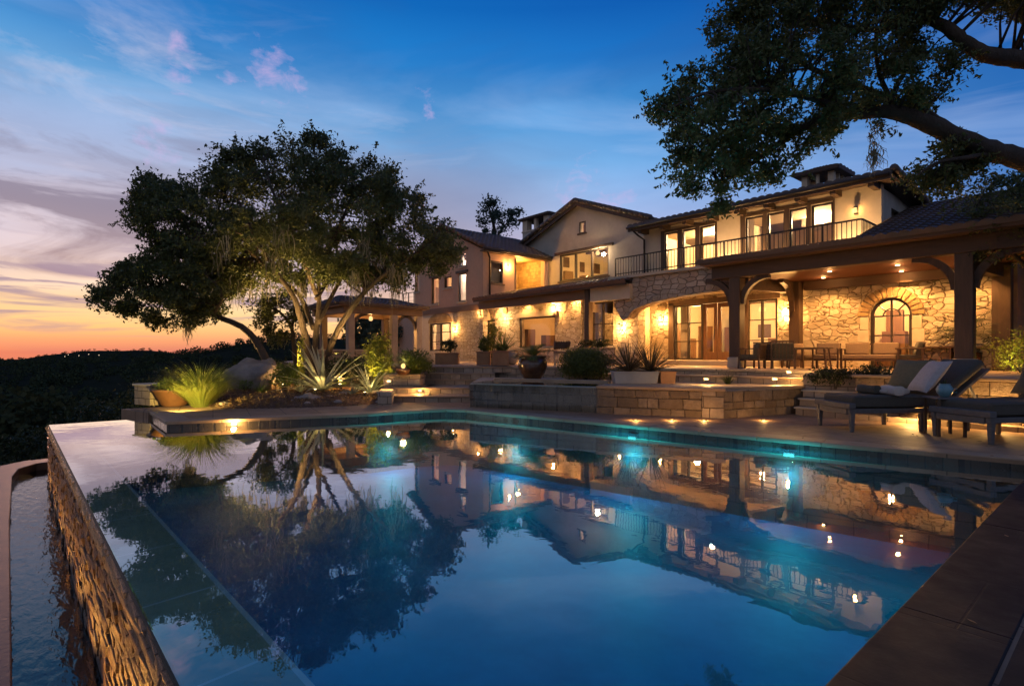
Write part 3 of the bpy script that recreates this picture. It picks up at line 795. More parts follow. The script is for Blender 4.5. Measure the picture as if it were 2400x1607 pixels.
# waterline tile band
mb = MB(); wl = [(-15.3, 2.0), PG] + curve[::-1] + [PD, PC, (-.86, .6)]
ins = inset_offset(wl, .012)
for a, b in zip(ins, ins[1:]): mb.add([(a[0], a[1], -.22), (b[0], b[1], -.22), (b[0], b[1], DZ - .055), (a[0], a[1], DZ - .055)], [(0, 1, 2, 3)])
o = mb.build('waterline_tile', paving('waterline_mosaic', (.05, .045, .035), (.085, .07, .05), (.02, .02, .02), .2, .2, .25)); tag(o, 'dark mosaic band at the waterline', 'tile', kind='structure')
# lower landing left of the tongue
o = MB().prism([(-17.3, 1.55), (-15.8, 1.95), (-15.8, 2.3), (-17.3, 3.4)], -2.0, DZ - .02).build('corner_landing', M['deck']); tag(o, 'small stone landing at the far left pool corner', 'landing', kind='structure')

# near right: dark foreground deck slab on top of the deck
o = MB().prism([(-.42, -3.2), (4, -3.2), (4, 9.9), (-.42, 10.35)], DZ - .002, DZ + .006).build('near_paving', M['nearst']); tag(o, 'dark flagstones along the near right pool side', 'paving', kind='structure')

# raised spa: wet slate weir on the left, split-face wall on the right, stone cap
S0, S1, S2, S3 = (-11.75, 8.62), (-8.54, 10.0), (-6.07, 11.3), (-5.35, 13.75)
STEPL = (-12.75, 9.65)
t = thing('spa_wall', 'raised spa wall with a dark wet weir and split face stone beside it', 'wall', (-8.5, 10.2, DZ))
def strip(a, b, th, z0, z1, mb=None):
    a, b = Vector(a), Vector(b); q = (b - a).normalized(); nn = Vector((-q.y, q.x)) * th
    return (mb or MB()).prism([tuple(a), tuple(b), tuple(b + nn), tuple(a + nn)], z0, z1)
sub(strip(S0, S1, .3, DZ - .1, PZ - .03), t).build('weir_face', M['wet'], t, bevel=.01)
sub(strip(S0, S1, .27, PZ - .03, PZ - .02), t).build('weir_lip', M['lintel'], t)
pr = Vector(S2) + (Vector(S1) - Vector(S2)).normalized() * .42
sub(strip(S1, pr, .3, DZ - .1, PZ - .04), t).build('wall_core', M['mortar'], t)
sub(courses(S1, pr, DZ - .02, PZ - .045, (.13, .24), .22, .55, (.01, .045), 11), t).build('stone_face', M['basin'], t, bevel=.014)
sub(strip(S2, S3, .3, DZ - .1, PZ - .04), t).build('side_core', M['mortar'], t)
sub(courses(S2, S3, DZ - .02, PZ - .045, (.16, .26), .24, .5, (.01, .04), 12), t).build('side_face', M['basin'], t, bevel=.014)
q = (Vector(S2) - pr).normalized(); nn = Vector((-q.y, q.x))
sub(MB().prism([tuple(pr - nn * .03), tuple(Vector(S2) - nn * .03 + q * .03), tuple(Vector(S2) + nn * .4 + q * .03), tuple(pr + nn * .4)], DZ - .1, PZ - .04), t).build('corner_pier', M['split'], t, bevel=.012)
S1b = Vector(S1); capq = (Vector(S2) - S1b).normalized(); cn = Vector((-capq.y, capq.x))
mb = MB().prism([tuple(S1b - cn * .06), tuple(Vector(S2) - cn * .06 + capq * .07), tuple(Vector(S2) + cn * .36 + capq * .07), tuple(S1b + cn * .36)], PZ - .04, PZ + .03)
s23 = (Vector(S3) - Vector(S2)).normalized(); sn = Vector((-s23.y, s23.x))
mb.prism([tuple(Vector(S2) + cn * .362 + capq * .07), tuple(Vector(S3) - sn * .07), tuple(Vector(S3) + sn * .33), tuple(Vector(S2) + cn * .37 - capq * .35)], PZ - .04, PZ + .028)
sub(mb, t).build('cap', M['coping'], t, bevel=.012)
sheet = clear('weir_sheet_water', (.80, .88, .90), 1.5, .10, (7, .45, .03, (1, 1, .22)), .7, .02)
dq = (Vector(S1) - Vector(S0)).normalized(); dn = Vector((dq.y, -dq.x)) * .02
a, b = Vector(S0) + dq * .12 + dn, Vector(S1) + dn
sub(MB().add([(a.x, a.y, DZ + .02), (b.x, b.y, DZ + .02), (b.x, b.y, PZ), (a.x, a.y, PZ)], [(0, 1, 2, 3)]), t).build('weir_sheet', sheet, t)
spa = [S0, S1, (-9.45, 11.55), (-12.55, 10.1)]
o = MB().add([(p[0], p[1], PZ + .004) for p in spa], [(0, 1, 2, 3)]).build('spa_water', wm); tag(o, 'thin sheet of spa water level with its weir', 'water', kind='structure')
sub(strip((-12.55, 10.1), (-9.45, 11.55), .28, DZ, PZ + .05), t).build('rear_rim', M['coping'], t, bevel=.01)
o = MB().prism([S0, S1, S2, S3, (-5.35, 15.3), (-7.5, 15.5), (-12.3, 13.1), (-14.6, 11.2), (-13.0, 9.7)], -1.9, PZ - .03).build('patio_paving', M['terr']); tag(o, 'middle stone patio between the spa wall and house steps', 'paving', kind='structure')

# house terrace
TERR = [(-17.4, 10.6), (-15.2, 12.0), (-12.2, 13.45), (-7.6, 15.25), (-5.35, 15.25), (-5.35, 13.75), (9, 13.75), (9, 32), (-40, 32), (-40, 15.6), (-30, 9.6), (-23.2, 9.4), (-19.2, 9.4)]
o = MB().prism(TERR, -1.9, TZ - .05).build('terrace_base', M['block']); tag(o, 'stone base of the house terrace', 'terrace', kind='structure')
o = MB().prism(TERR, TZ - .05, TZ).build('terrace_paving', M['terr'], bevel=.01); tag(o, 'warm stone paving of the house terrace', 'paving', kind='structure')
def slabs(name, label, edges, z0, z1, depth, mat, cat='step', group=None):
    t = thing(name, label, cat, (edges[0][0], edges[0][1], z0), 0, group)
    mb, cp = MB(), MB()
    for a, b in zip(edges, edges[1:]):
        strip(a, b, depth, z0, z1 - .045, mb)
        av, bv = Vector(a), Vector(b); qq = (bv - av).normalized(); nv = Vector((qq.y, -qq.x)) * .03
        strip(tuple(av + nv), tuple(bv + nv), depth + .03, z1 - .045, z1, cp)
    sub(mb, t).build('riser', mat, t, bevel=.006); sub(cp, t).build('tread', M['coping'], t, bevel=.01)
    return t
# two long steps up from the patio to the terrace
slabs('long_step', 'long lower stone step below the porch, with a lamp in its riser', [(-12.05, 12.55), (-7.35, 14.45), (-5.1, 14.62)], PZ - .04, .94, .9, M['block'], 'step', 'steps between patio and terrace')
# left flight: five treads fanning up towards the house
dv = Vector((-.848, .53)).normalized(); sv = Vector((dv.y, -dv.x))
FL = [('lowest curved step of the left flight, next to the deck', 905, 1100, 942, DZ, .33), ('second step of the left flight, with a glowing riser lamp', 892, 1100, 922, .33, .51), ('third step of the left flight, beside the spa weir', 985, 1155, 901, .51, .69), ('fourth step of the left flight, with a bright lamp on its riser', 975, 1160, 888, .69, .89), ('top step of the left flight, reaching the terrace', 962, 1200, 871, .89, TZ)]
for lab, xa, xb, py, z0, z1 in FL:
    a = atz(xa, py, z0) if z0 < .8 else atd(xa, py, 19.0); b = atz(xb, py, z0) if z0 < .8 else atd(xb, py, 19.0)
    a, b = Vector(a[:2]), Vector(b[:2])
    m = (a + b) / 2 - Vector((-dv.x, -dv.y)) * -.10
    slabs('flight_step', lab, [tuple(a), tuple(m - dv * .02), tuple(b)], z0 - (.0 if z0 > DZ else .05), z1, 2.2 if z1 < 1 else 1.2, M['block'], 'step', 'steps of the left flight')
o = MB().prism([tuple(atz(885, 950, DZ)[:2]), tuple(atz(918, 950, DZ)[:2]), tuple(Vector(atz(918, 950, DZ)[:2]) + dv * 1.2), tuple(Vector(atz(885, 950, DZ)[:2]) + dv * 1.2)], DZ - .05, .52).build('pier', M['block'], bevel=.012)
tag(o, 'low stone pier at the foot of the left flight of steps', 'pier')
pt = atd(940, 900, 17.5)
t = thing('planter_pier', 'taller stone pier with a lit face, below the two leafy bushes', 'pier', (pt.x, pt.y, DZ))
a = Vector(atd(898, 900, 17.3)[:2]); b = Vector(atd(985, 900, 17.3)[:2])
sub(strip(tuple(a), tuple(b), 1.4, DZ, .84), t).build('blocks', M['block'], t, bevel=.01)
sub(strip(tuple(a + Vector((.04, -.04))), tuple(b), 1.45, .84, .89), t).build('cap', M['coping'], t, bevel=.01)
# steps by the loungers up to the patio
for i, (lab, x0, y0) in enumerate((('bottom short step behind the near lounger foot', -5.30, 13.2), ('middle short step behind the near lounger foot', -5.30, 13.42), ('top short step behind the near lounger foot', -5.30, 13.62))):
    t = thing('short_step', lab, 'step', (x0, y0, DZ), 0, 'short steps beside the spa wall')
    MB().box(0, 0, i * .19 - .05, 1.15, .55, i * .19 + .15).build('riser', M['block'], t, bevel=.01)
    MB().box(-.03, -.03, i * .19 + .15, 1.18, .55, i * .19 + .19).build('tread', M['lintel'], t, bevel=.012)
t = thing('retaining_wall', 'low block retaining wall behind the loungers, lit from a lamp', 'wall', (0, 13.75, DZ))
sub(MB().box(-4.2, 13.62, DZ - .1, 9, 13.76, TZ - .05), t).build('wall_core', M['mortar'], t)
sub(courses((-4.2, 13.62), (9, 13.62), DZ - .02, TZ - .055, (.15, .24), .25, .6, (.008, .035), 13), t).build('stone_face', M['basin'], t, bevel=.014)
sub(MB().box(-4.25, 13.52, TZ - .05, 9, 14.0, TZ + .01), t).build('cap', M['coping'], t, bevel=.012)
sub(MB().box(-4.2, 13.36, DZ - .05, 9, 13.6, DZ + .10), t).build('footing', M['block'], t, bevel=.012)

# planting bed
BED = [(-13.9, 6.6), (-14.2, 5.4), (-14.9, 4.2), (-15.6, 3.3), (-17.3, 3.4), (-19.6, 4.6), (-24.0, 7.2), (-23.3, 9.6), (-19.0, 10.6), (-16.3, 10.0), (-15.3, 8.6), (-14.2, 7.8)]
r = np.random.default_rng(4); vs, fs = [], []
nx = 70
bx0, bx1, by0, by1 = -25, -13, 3, 11
idx = {}
def bed_h(x, y):
    if not pip(x, y, BED): return None
    d = pdist(x, y, BED)
    return DZ - .02 + .15 * (1 - math.exp(-d / .5)) + .05 * mn.noise((x * 2.3, y * 2.3, 1)) + max(0, (-15.5 - x)) * .05
for i in range(nx * 2 + 1):
    for j in range(nx * 2 + 1):
        x, y = bx0 + (bx1 - bx0) * i / nx / 2, by0 + (by1 - by0) * j / nx / 2
        h = bed_h(x, y)
        idx[i, j] = len(vs); vs.append((x, y, DZ - .06 if h is None else h))
for i in range(nx * 2):
    for j in range(nx * 2):
        q = [idx[i, j], idx[i+1, j], idx[i+1, j+1], idx[i, j+1]]
        if all(pip(vs[k][0], vs[k][1], BED) for k in q): fs.append(tuple(q))
o = MB().add(vs, fs).build('garden_bed', M['soil'], smooth=True); tag(o, 'bare reddish soil of the planting bed', 'soil', kind='structure')
o = MB().prism(BED, -2.0, DZ - .045).build('bed_base', M['soil']); tag(o, 'earth under the planting bed', 'earth', kind='structure')
def bedz(x, y): return bed_h(x, y) or DZ
# ------------------------------------------------------------------ the villa
V = thing('stone_villa', 'large two storey stone and stucco villa with lit windows, balcony and timber porch', 'house', (-13, 19, TZ))
def vb(mb, name, mat, parent=None, **k): return sub(mb, V).build(name, mat, parent or V, **k)
NW = [0]
def window(axis, p, u0, u1, z0, z1, nx=1, nz=1, fw=.06, dep=.12, sill=None, mull=.03, mat='frame', name='window', glassy=True):
    """a frame set into an opening; p is the outer plane, the house lies on the +p side for 'y', -p side for 'x'"""
    s = 1 if axis == 'y' else -1
    mb = MB()
    def bx(a, b, c, d, q0, q1):
        if axis == 'y': mb.box(a, p + s * q0, c, b, p + s * q1, d)
        else: mb.box(p + s * q0, a, c, p + s * q1, b, d)
    a0, a1 = .035, .035 + dep
    bx(u0, u0 + fw, z0, z1, a0, a1); bx(u1 - fw, u1, z0, z1, a0, a1)
    bx(u0 + fw, u1 - fw, z1 - fw, z1, a0, a1); bx(u0 + fw, u1 - fw, z0, z0 + fw, a0, a1)
    for i in range(1, nx):
        u = u0 + (u1 - u0) * i / nx; bx(u - mull, u + mull, z0 + fw, z1 - fw, a0 + .012, a1 - .012)
    for i in range(1, nz):
        z = z0 + (z1 - z0) * i / nz; bx(u0 + fw, u1 - fw, z - mull * .6, z + mull * .6, a0 + .024, a1 - .024)
    f = vb(mb, name, M[mat])
    if glassy:
        mb = MB(); bx2 = a0 + dep * .5
        bx(u0 + fw * .5, u1 - fw * .5, z0 + fw * .5, z1 - fw * .5, bx2, bx2 + .008)
        vb(mb, 'pane', M['glass'], f)
    if sill:
        mb = MB(); bx(u0 - .08, u1 + .08, z0 - .09, z0 - .004, -.07, .12); vb(mb, 'sill', M[sill], f)
    return f
def room(x0, x1, y0, y1, z0, z1, power, col=(1, .56, .22), at=None, drapes=(), pend=True, wall='plaster', furn=True):
    e = .04
    mb = MB()
    mb.box(x0, y1, z0, x1, y1 + e, z1); mb.box(x0 - e, y0, z0, x0, y1 + e, z1); mb.box(x1, y0, z0, x1 + e, y1 + e, z1)
    mb.box(x0 - e, y0, z1, x1 + e, y1 + e, z1 + e)
    w_ = vb(mb, 'room', M[wall])
    vb(MB().box(x0 - e, y0, z0 - e, x1 + e, y1 + e, z0), 'room_floor', M['roomfl'], w_)
    at = at or ((x0 + x1) / 2, (y0 + y1) / 2, z1 - .35)
    if pend:
        g_ = vb(MB().lathe([(.02, .22), (.03, .16), (.13, .02), (.14, -.08), (.02, -.10)], (at[0], at[1], at[2]), 16), 'pendant_lamp', M['lampglass'], w_)
        vb(MB().tube([(at[0], at[1], at[2] + .2), (at[0], at[1], z1)], .012, 6), 'cord', M['iron'], w_)
    lamp('POINT', 'room_lamp', (at[0], at[1], at[2] + (.0 if pend else -.12)), power * 2.2, col, V, size=.08 if pend else .10)
    rd = random.Random(int(abs(x0 * 100) + abs(y0 * 10)))
    fm, pm = [], []; yy = y0 + .5
    while furn and yy < y1 - .7:                                             # what stands and hangs along the wall one sees into
        ww = rd.uniform(.4, .8); hh = rd.uniform(.5, 1.9)
        fm.append(MB().box(x0 + .01, yy, z0, x0 + rd.uniform(.25, .45), yy + ww, z0 + hh))
        if hh < 1.1: pm.append(MB().box(x0 + .002, yy + .05, z0 + hh + .25, x0 + .03, yy + ww - .05, min(z0 + hh + .85, z1 - .3)))
        yy += ww + rd.uniform(.3, .9)
    xx = x0 + .7
    while furn and xx < x1 - .6:
        ww = rd.uniform(.4, .9); hh = rd.uniform(.5, 1.8)
        fm.append(MB().box(xx, y1 - .4, z0, xx + ww, y1 - .01, z0 + hh))
        if hh < 1.1: pm.append(MB().box(xx + .05, y1 - .03, z0 + hh + .3, xx + ww - .05, y1 - .002, min(z0 + hh + .9, z1 - .3)))
        xx += ww + rd.uniform(.3, .8)
    for q in fm: vb(q, 'furniture', M['doorw'], w_, bevel=.01)
    for q in pm: vb(q, 'picture', M['brownw'], w_)
    bmz = MB()
    for k in range(4 if furn else 0): bmz.box(x0, y0 + (y1 - y0) * (k + .5) / 4 - .06, z1 - .10, x1, y0 + (y1 - y0) * (k + .5) / 4 + .06, z1 - .002)
    if bmz.v: vb(bmz, 'ceiling_beam', M['brownw'], w_)
    for (xa, xb, y, za, zb) in drapes:
        mb = MB(); n = max(8, int(abs(xb - xa) / .05)); vs = []
        for i in range(n + 1):
            x = xa + (xb - xa) * i / n; yy = y + .03 * math.sin(i * 1.9)
            vs += [(x, yy, za), (x, yy, zb)]
        mb.add(vs, [(2*i, 2*i+2, 2*i+3, 2*i+1) for i in range(n)])
        vb(mb, 'curtain', M['towel'], w_, smooth=True)
    return w_

# ---- right wing, ground floor
YG = 19.8
gx0, gx1 = XY(1577, YG), XY(1822, YG)
DFZ = 1.29
ax0, ax1 = XY(2038, YG), XY(2137, YG); axc, axr = (ax0 + ax1) / 2, (ax1 - ax0) / 2; asz = 2.72
mb = MB().wall('y', YG, YG + .35, -15.3, -2.6, TZ - .05, 4.05, [(gx0, gx1, DFZ, 3.52), (ax0, ax1, TZ, asz), (ax0, ax1, asz, asz + axr + .02)])
nseg = 16
for i in range(nseg):                                                # arch corners
    a0, a1 = math.pi * i / nseg, math.pi * (i + 1) / nseg
    xa, xb = axc - axr * math.cos(a0), axc - axr * math.cos(a1)
    mb.prismy([(xa, asz + axr * math.sin(a0)), (xb, asz + axr * math.sin(a1)), (xb, asz + axr + .02), (xa, asz + axr + .02)], YG, YG + .35)
vb(mb, 'stone_wall', M['stone'])
mb = MB(); nv = 15; r0, r1 = axr + .015, axr + .33                   # voussoirs
for i in range(nv):
    a0, a1 = math.pi * i / nv + .018, math.pi * (i + 1) / nv - .018
    mb.prismy([(axc - r0 * math.cos(a0), asz + r0 * math.sin(a0)), (axc - r1 * math.cos(a0), asz + r1 * math.sin(a0)), (axc - r1 * math.cos(a1), asz + r1 * math.sin(a1)), (axc - r0 * math.cos(a1), asz + r0 * math.sin(a1))], YG - .05, YG + .05)
vb(mb, 'arch_surround', M['vous'], bevel=.012)
for s in (-1, 1):
    mb = MB()
    for i in range(4): mb.box(axc + s * (axr + .015), YG - .045, TZ + .40 * i + .006, axc + s * (axr + (.26 if i % 2 else .32)), YG + .05, TZ + .40 * (i + 1) - .006)
    vb(mb, 'jamb', M['lintel'], bevel=.012)
mb = MB()                                                            # arched frame
for i in range(20):
    a0, a1 = math.pi * i / 20, math.pi * (i + 1) / 20
    for (ra, rb, q) in ((axr, axr - .07, 0), (axr * .40 + .015, axr * .40 - .015, .012)):
        mb.prismy([(axc - ra * math.cos(a0), asz + ra * math.sin(a0)), (axc - rb * math.cos(a0), asz + rb * math.sin(a0)), (axc - rb * math.cos(a1), asz + rb * math.sin(a1)), (axc - ra * math.cos(a1), asz + ra * math.sin(a1))], YG + .10 + q, YG + .20 - q)
for s in (-1, 1): mb.box(axc + s * axr, YG + .10, TZ, axc + s * (axr - .09), YG + .20, asz)
mb.box(axc - .022, YG + .11, TZ, axc + .022, YG + .19, asz + axr - .07)
for z in (TZ + .02, TZ + .62, 2.12, asz): mb.box(ax0 + .09, YG + .115, z - .02, ax1 - .09, YG + .185, z + .02)
for a in (45, 135):
    c, s_ = math.cos(R(a)), math.sin(R(a)); mb.beam((axc + c * axr * .4, YG + .15, asz + s_ * axr * .4), (axc + c * (axr - .05), YG + .15, asz + s_ * (axr - .05)), .06, .03)
f = vb(mb, 'arched_window', M['frame'])
vb(MB().prismy([(ax0 + .04, TZ), (ax1 - .04, TZ)] + [(axc + (axr - .04) * math.cos(math.pi * i / 20), asz + (axr - .04) * math.sin(math.pi * i / 20)) for i in range(21)], YG + .146, YG + .154), 'pane', M['glass'], f)
rm = room(-6.9, -3.3, YG + .36, 23.2, TZ, 3.85, 50, at=(-5.6, 21.6, 3.3))
vb(MB().box(axc - .95, 23.0, 1.1, axc - .45, 23.15, 3.1).box(axc - 1.9, 22.6, 1.1, axc - 1.2, 23.1, 1.9), 'cabinet', M['doorw'], rm)
# glass entrance
f = MB()
us = [XY(p, YG) for p in (1577, 1588, 1646, 1706, 1746, 1762, 1812, 1822)]
window('y', YG, us[0], us[2], DFZ, 3.52, 2, 3, .07, .14)
for a, b in ((us[2], (us[2] + us[3]) / 2 + .06), ((us[2] + us[3]) / 2 + .08, us[3] + .28)):
    d_ = vb(MB().box(a, YG + .06, DFZ, a + .14, YG + .14, 3.50).box(b - .14, YG + .06, DFZ, b, YG + .14, 3.50).box(a + .14, YG + .062, DFZ, b - .14, YG + .138, DFZ + .32).box(a + .14, YG + .062, 3.34, b - .14, YG + .138, 3.50), 'glass_door', M['doorw'], bevel=.006)
    vb(MB().box(a + .13, YG + .096, DFZ + .3, b - .13, YG + .104, 3.36), 'pane', M['glass'], d_)
    vb(MB().tube([(b - .09, YG + .03, 2.1), (b - .09, YG + .03, 2.5)], .014, 6), 'handle', M['iron'], d_)
window('y', YG, us[3] + .30, us[4], DFZ, 3.52, 1, 3, .06, .14)
window('y', YG, us[4] + .02, us[7], DFZ, 3.52, 2, 3, .08, .14)
vb(MB().box(us[4] - .10, YG - .04, DFZ, us[4] + .12, YG + .04, 3.52), 'door_post', M['timber'])
vb(MB().box(gx0 - .18, YG - .06, DFZ, gx0 + .04, YG + .05, 3.62).box(gx0 - .18, YG - .06, 3.52, gx1 + .1, YG - .002, 3.72), 'door_surround', M['timber'])
rm = room(-13.6, -7.6, YG + .36, 24.6, DFZ, 3.85, 75, at=(-10.2, 22.2, 3.35), drapes=[(gx0 + .05, gx0 + .5, YG + .5, DFZ, 3.5)])
lamp('POINT', 'room_lamp', (-12.4, 21.0, 3.0), 45, (1, .72, .34), V, size=.12)
vb(MB().box(-12.6, 24.2, DFZ, -11.9, 24.5, 3.2).box(-10.6, 23.6, DFZ, -9.4, 24.2, 2.2).box(-9.0, 22.4, DFZ, -8.7, 22.7, 2.5).box(-11.3, 22.6, DFZ, -11.15, 22.8, 2.9).box(-8.4, 24.3, 1.9, -7.8, 24.55, 3.1), 'cabinet', M['doorw'], rm)
vb(MB().box(-15.0, 18.75, TZ, -8.35, YG - .01, DFZ), 'door_step', M['lintel'], bevel=.015)
# ---- arch wall with spandrel stone, corbel and pilaster
YA = 17.2
AX0, AX1 = XY(1475, YA), -8.35
def az_(x):
    q = (x - (-8.6)) / (AX0 + .05 - (-8.6)); q = max(0, min(1, q)); return 3.04 + .62 * math.sqrt(max(0, 1 - q ** 2.0))
mb = MB(); n = 30
for i in range(n):
    xa, xb = AX0 + (AX1 - AX0) * i / n, AX0 + (AX1 - AX0) * (i + 1) / n
    mb.prismy([(xa, az_(xa) + .235), (xb, az_(xb) + .235), (xb, 4.46), (xa, 4.46)], YA, YA + .45)
vb(mb, 'spandrel_wall', M['spandrel'])
mb = MB(); n = 22
for i in range(n):
    xa, xb = AX0 + (AX1 - AX0) * i / n + .006, AX0 + (AX1 - AX0) * (i + 1) / n - .006
    mb.prismy([(xa, az_(xa)), (xb, az_(xb)), (xb, az_(xb) + .23), (xa, az_(xa) + .23)], YA - .03, YA + .46)
vb(mb, 'arch_stones', M['spandrel'], bevel=.008)
mb = MB().prismy([(XY(1437, YA), 3.62), (AX0 - .002, 3.62), (AX0 - .002, 3.04), (XY(1470, YA), 2.92), (XY(1457, YA), 2.84), (XY(1449, YA), 3.1), (XY(1443, YA), 3.35)], YA + .01, YA + .44)
vb(mb, 'corbel', M['spandrel'], bevel=.02)
vb(MB().box(XY(1440, YA), YA + .46, TZ - .05, XY(1478, YA), 18.15, 3.7), 'pilaster', M['stone'])
vb(MB().box(-15.3, YA + .46, 3.86, -8.3, YG - .002, 4.3).box(-15.6, YA + .5, 3.3, -15.3, YG, 3.9), 'recess_ceiling', M['cream'])
vb(MB().box(-15.45, 18.1, TZ - .05, -15.3, YG, 3.86), 'recess_wall', M['stone'])
# balcony slab, rail
vb(MB().box(-14.0, YA - .12, 4.46, -5.05, 19.1, 4.56), 'balcony_floor', M['lintel'])
mb = MB(); yb = YA + .02; bx0, bx1 = XY(1443, yb), -5.15
mb.box(bx0, yb - .025, 5.27, bx1, yb + .025, 5.31).box(bx0, yb - .02, 4.66, bx1, yb + .02, 4.69)
n = int((bx1 - bx0) / .125)
for i in range(n + 1):
    x = bx0 + (bx1 - bx0) * i / n; wdt = .022 if i % 12 == 0 else .009
    mb.box(x - wdt, yb - wdt, 4.56, x + wdt, yb + wdt, 5.27)
mb.box(bx1 - .025, yb + .026, 5.272, bx1 + .02, 19.08, 5.308).box(bx1 - .02, yb + .026, 4.662, bx1 + .015, 19.08, 4.688)
for i in range(1, 15): y = yb + (19.08 - yb) * i / 15; mb.box(bx1 - .011, y - .009, 4.56, bx1 + .007, y + .009, 5.272)
vb(mb, 'balcony_railing', M['iron'])
# ---- right wing, upper floor
YU = 19.1; EZ = 6.72
wl_ = [(1558, 1589), (1599, 1631), (1640, 1677)]; wr_ = [(1747, 1789), (1798, 1839), (1850, 1892), (1901, 1952)]
holes = [(XY(a, YU), XY(b, YU), 4.58, 6.40) for a, b in wl_ + wr_]
UX0, UX1 = -13.75, -5.2
vb(MB().wall('y', YU, YU + .25, UX0, UX1, 4.4, EZ, holes), 'upper_wall', M['cream'])
for h in holes: window('y', YU, h[0], h[1], h[2], h[3], 1, 1, .055, .1)
mb = MB()
for grp in (holes[:3], holes[3:]):
    for a, b in zip(grp, grp[1:]): mb.box(a[1] + .002, YU - .03, 4.57, b[0] - .002, YU - .003, 6.42)
    mb.box(grp[0][0] - .17, YU - .03, 4.57, grp[0][0] - .005, YU - .003, 6.42); mb.box(grp[-1][1] + .005, YU - .03, 4.57, grp[-1][1] + .06, YU - .003, 6.42)
    mb.box(grp[0][0] - .17, YU - .034, 6.42, grp[-1][1] + .06, YU - .003, 6.50)
vb(mb, 'window_posts', M['timber'])
sw = (YX(2089, UX1), YX(2108, UX1), 4.7, 6.2)
vb(MB().wall('x', UX1 - .25, UX1, YU + .25, 26, 4.0, 6.1, [sw]).wall('x', UX1 - .252, UX1 - .002, YU + .25, 22.3, 6.1, 6.55), 'upper_side_wall', M['greyst'])
window('x', UX1, sw[0], sw[1], sw[2], sw[3], 1, 2, .05, .1)
vb(MB().box(UX0, YU + .25, 4.4, UX0 + .25, 26, 6.3).box(UX0, 26, 4.0, UX1, 26.2, 6.0), 'upper_rear_wall', M['greyst'])
room(UX0 + .3, -10.05, YU + .26, 22.6, 4.56, 6.5, 80, (1, .66, .34), at=(-11.6, 20.9, 6.5), pend=False, furn=False)
room(-9.9, UX1 - .35, YU + .26, 22.6, 4.56, 6.5, 105, (1, .66, .34), at=(-7.6, 21.2, 6.5), pend=False, furn=False, drapes=[(holes[3][0] - .1, holes[3][0] + .12, YU + .4, 4.6, 6.4)])
vb(MB().tiles((UX0 - .35, 18.45, EZ + .10), (-4.75, 18.45, EZ + .10), (-4.75, 26.6, EZ - .62), (UX0 - .35, 26.6, EZ - .62)), 'upper_roof', M['tile'], smooth=False)
vb(MB().box(UX0 - .3, 18.42, EZ - .14, -4.78, 18.50, EZ + .03).box(UX0 - .3, 18.50, EZ - .05, -4.78, YU + .2, EZ + .0), 'fascia', M['timber'])
mb = MB()
for i in range(9):
    x = UX0 + .2 + i * 1.03; vb(MB().box(x - .08, 18.52, EZ - .24, x + .08, YU - .01, EZ - .052), 'rafter_tail', M['timberx'])
mb = MB().tube([(UX0 - .32, 18.36, EZ + .0), (-4.8, 18.36, EZ + .0)], .055, 8)
mb.tube([(UX0 - .1, 18.38, EZ - .05), (UX0 + .02, 18.7, EZ - .3), (UX0 + .1, 19.0, EZ - .45), (UX0 + .1, 19.02, 4.6)], .04, 7)
vb(mb, 'gutter', M['frame'], smooth=True)
mb = MB(); n_ = 16
for i in range(n_):
    ya, yb2 = 18.45 + 8.1 * i / n_, 18.45 + 8.1 * (i + 1) / n_; za = EZ + .16 - .72 * (i / n_)
    mb.tube([(-4.72, ya, za), (-4.72, yb2 + .05, za - .04)], [.11, .095], 8)
vb(mb, 'rake_tiles', M['tile'], smooth=True)
vb(MB().prism([(-5.18, 18.52), (-4.80, 18.52), (-4.80, 26.4), (-5.18, 26.4)], 0, .02), 'soffit', M['timberx']) if False else None
# cupola chimney on the right wing
def cupola(px0, px1, ptop, peave, y, zb, name='chimney', over=.16):
    a, b = aty(px0, peave, y), aty(px1, peave, y)
    w_ = (b - a).length * .72 / 2; c = (a + b) / 2; ze = c.z; zt = aty((px0 + px1) / 2, ptop, y).z
    hz = .42 * (ze - zb) if ze - zb < 1.6 else .75
    z0 = ze - hz
    body = vb(MB().box(c.x - w_, y, zb, c.x + w_, y + 2 * w_, z0), name, M['greyst'], bevel=.01)
    mb = MB(); k = w_ * .36
    for sx in (-1, 1):
        for sy in (-1, 1):
            X, Y = c.x + sx * (w_ - k / 2), y + w_ + sy * (w_ - k / 2); mb.box(X - k / 2, Y - k / 2, z0, X + k / 2, Y + k / 2, ze)
    for sx, sy in ((0, -1), (0, 1), (-1, 0), (1, 0)):
        X, Y = c.x + sx * (w_ - k / 4), y + w_ + sy * (w_ - k / 4); mb.box(X - k / 4, Y - k / 4, z0, X + k / 4, Y + k / 4, ze)
    mb.box(c.x - w_ - .05, y - .05, z0 - .1, c.x + w_ + .05, y + 2 * w_ + .05, z0 - .002)
    vb(mb, 'vent_posts', M['cream'], body)
    mb = MB(); e = w_ + over * 1.6; cy = y + w_
    q = [(c.x - e, cy - e), (c.x + e, cy - e), (c.x + e, cy + e), (c.x - e, cy + e)]
    for i in range(4):
        a_, b_ = q[i], q[(i + 1) % 4]
        mb.tiles((a_[0], a_[1], ze + .08), (b_[0], b_[1], ze + .08), (c.x, cy, zt), (c.x, cy, zt), .3, .4, .035)
    mb.box(c.x - e + .05, cy - e + .05, ze, c.x + e - .05, cy + e - .05, ze + .06)
    vb(mb, 'cap_roof', M['tile'], body)
cupola(1866, 1968, 384, 408, 21.2, 6.2)
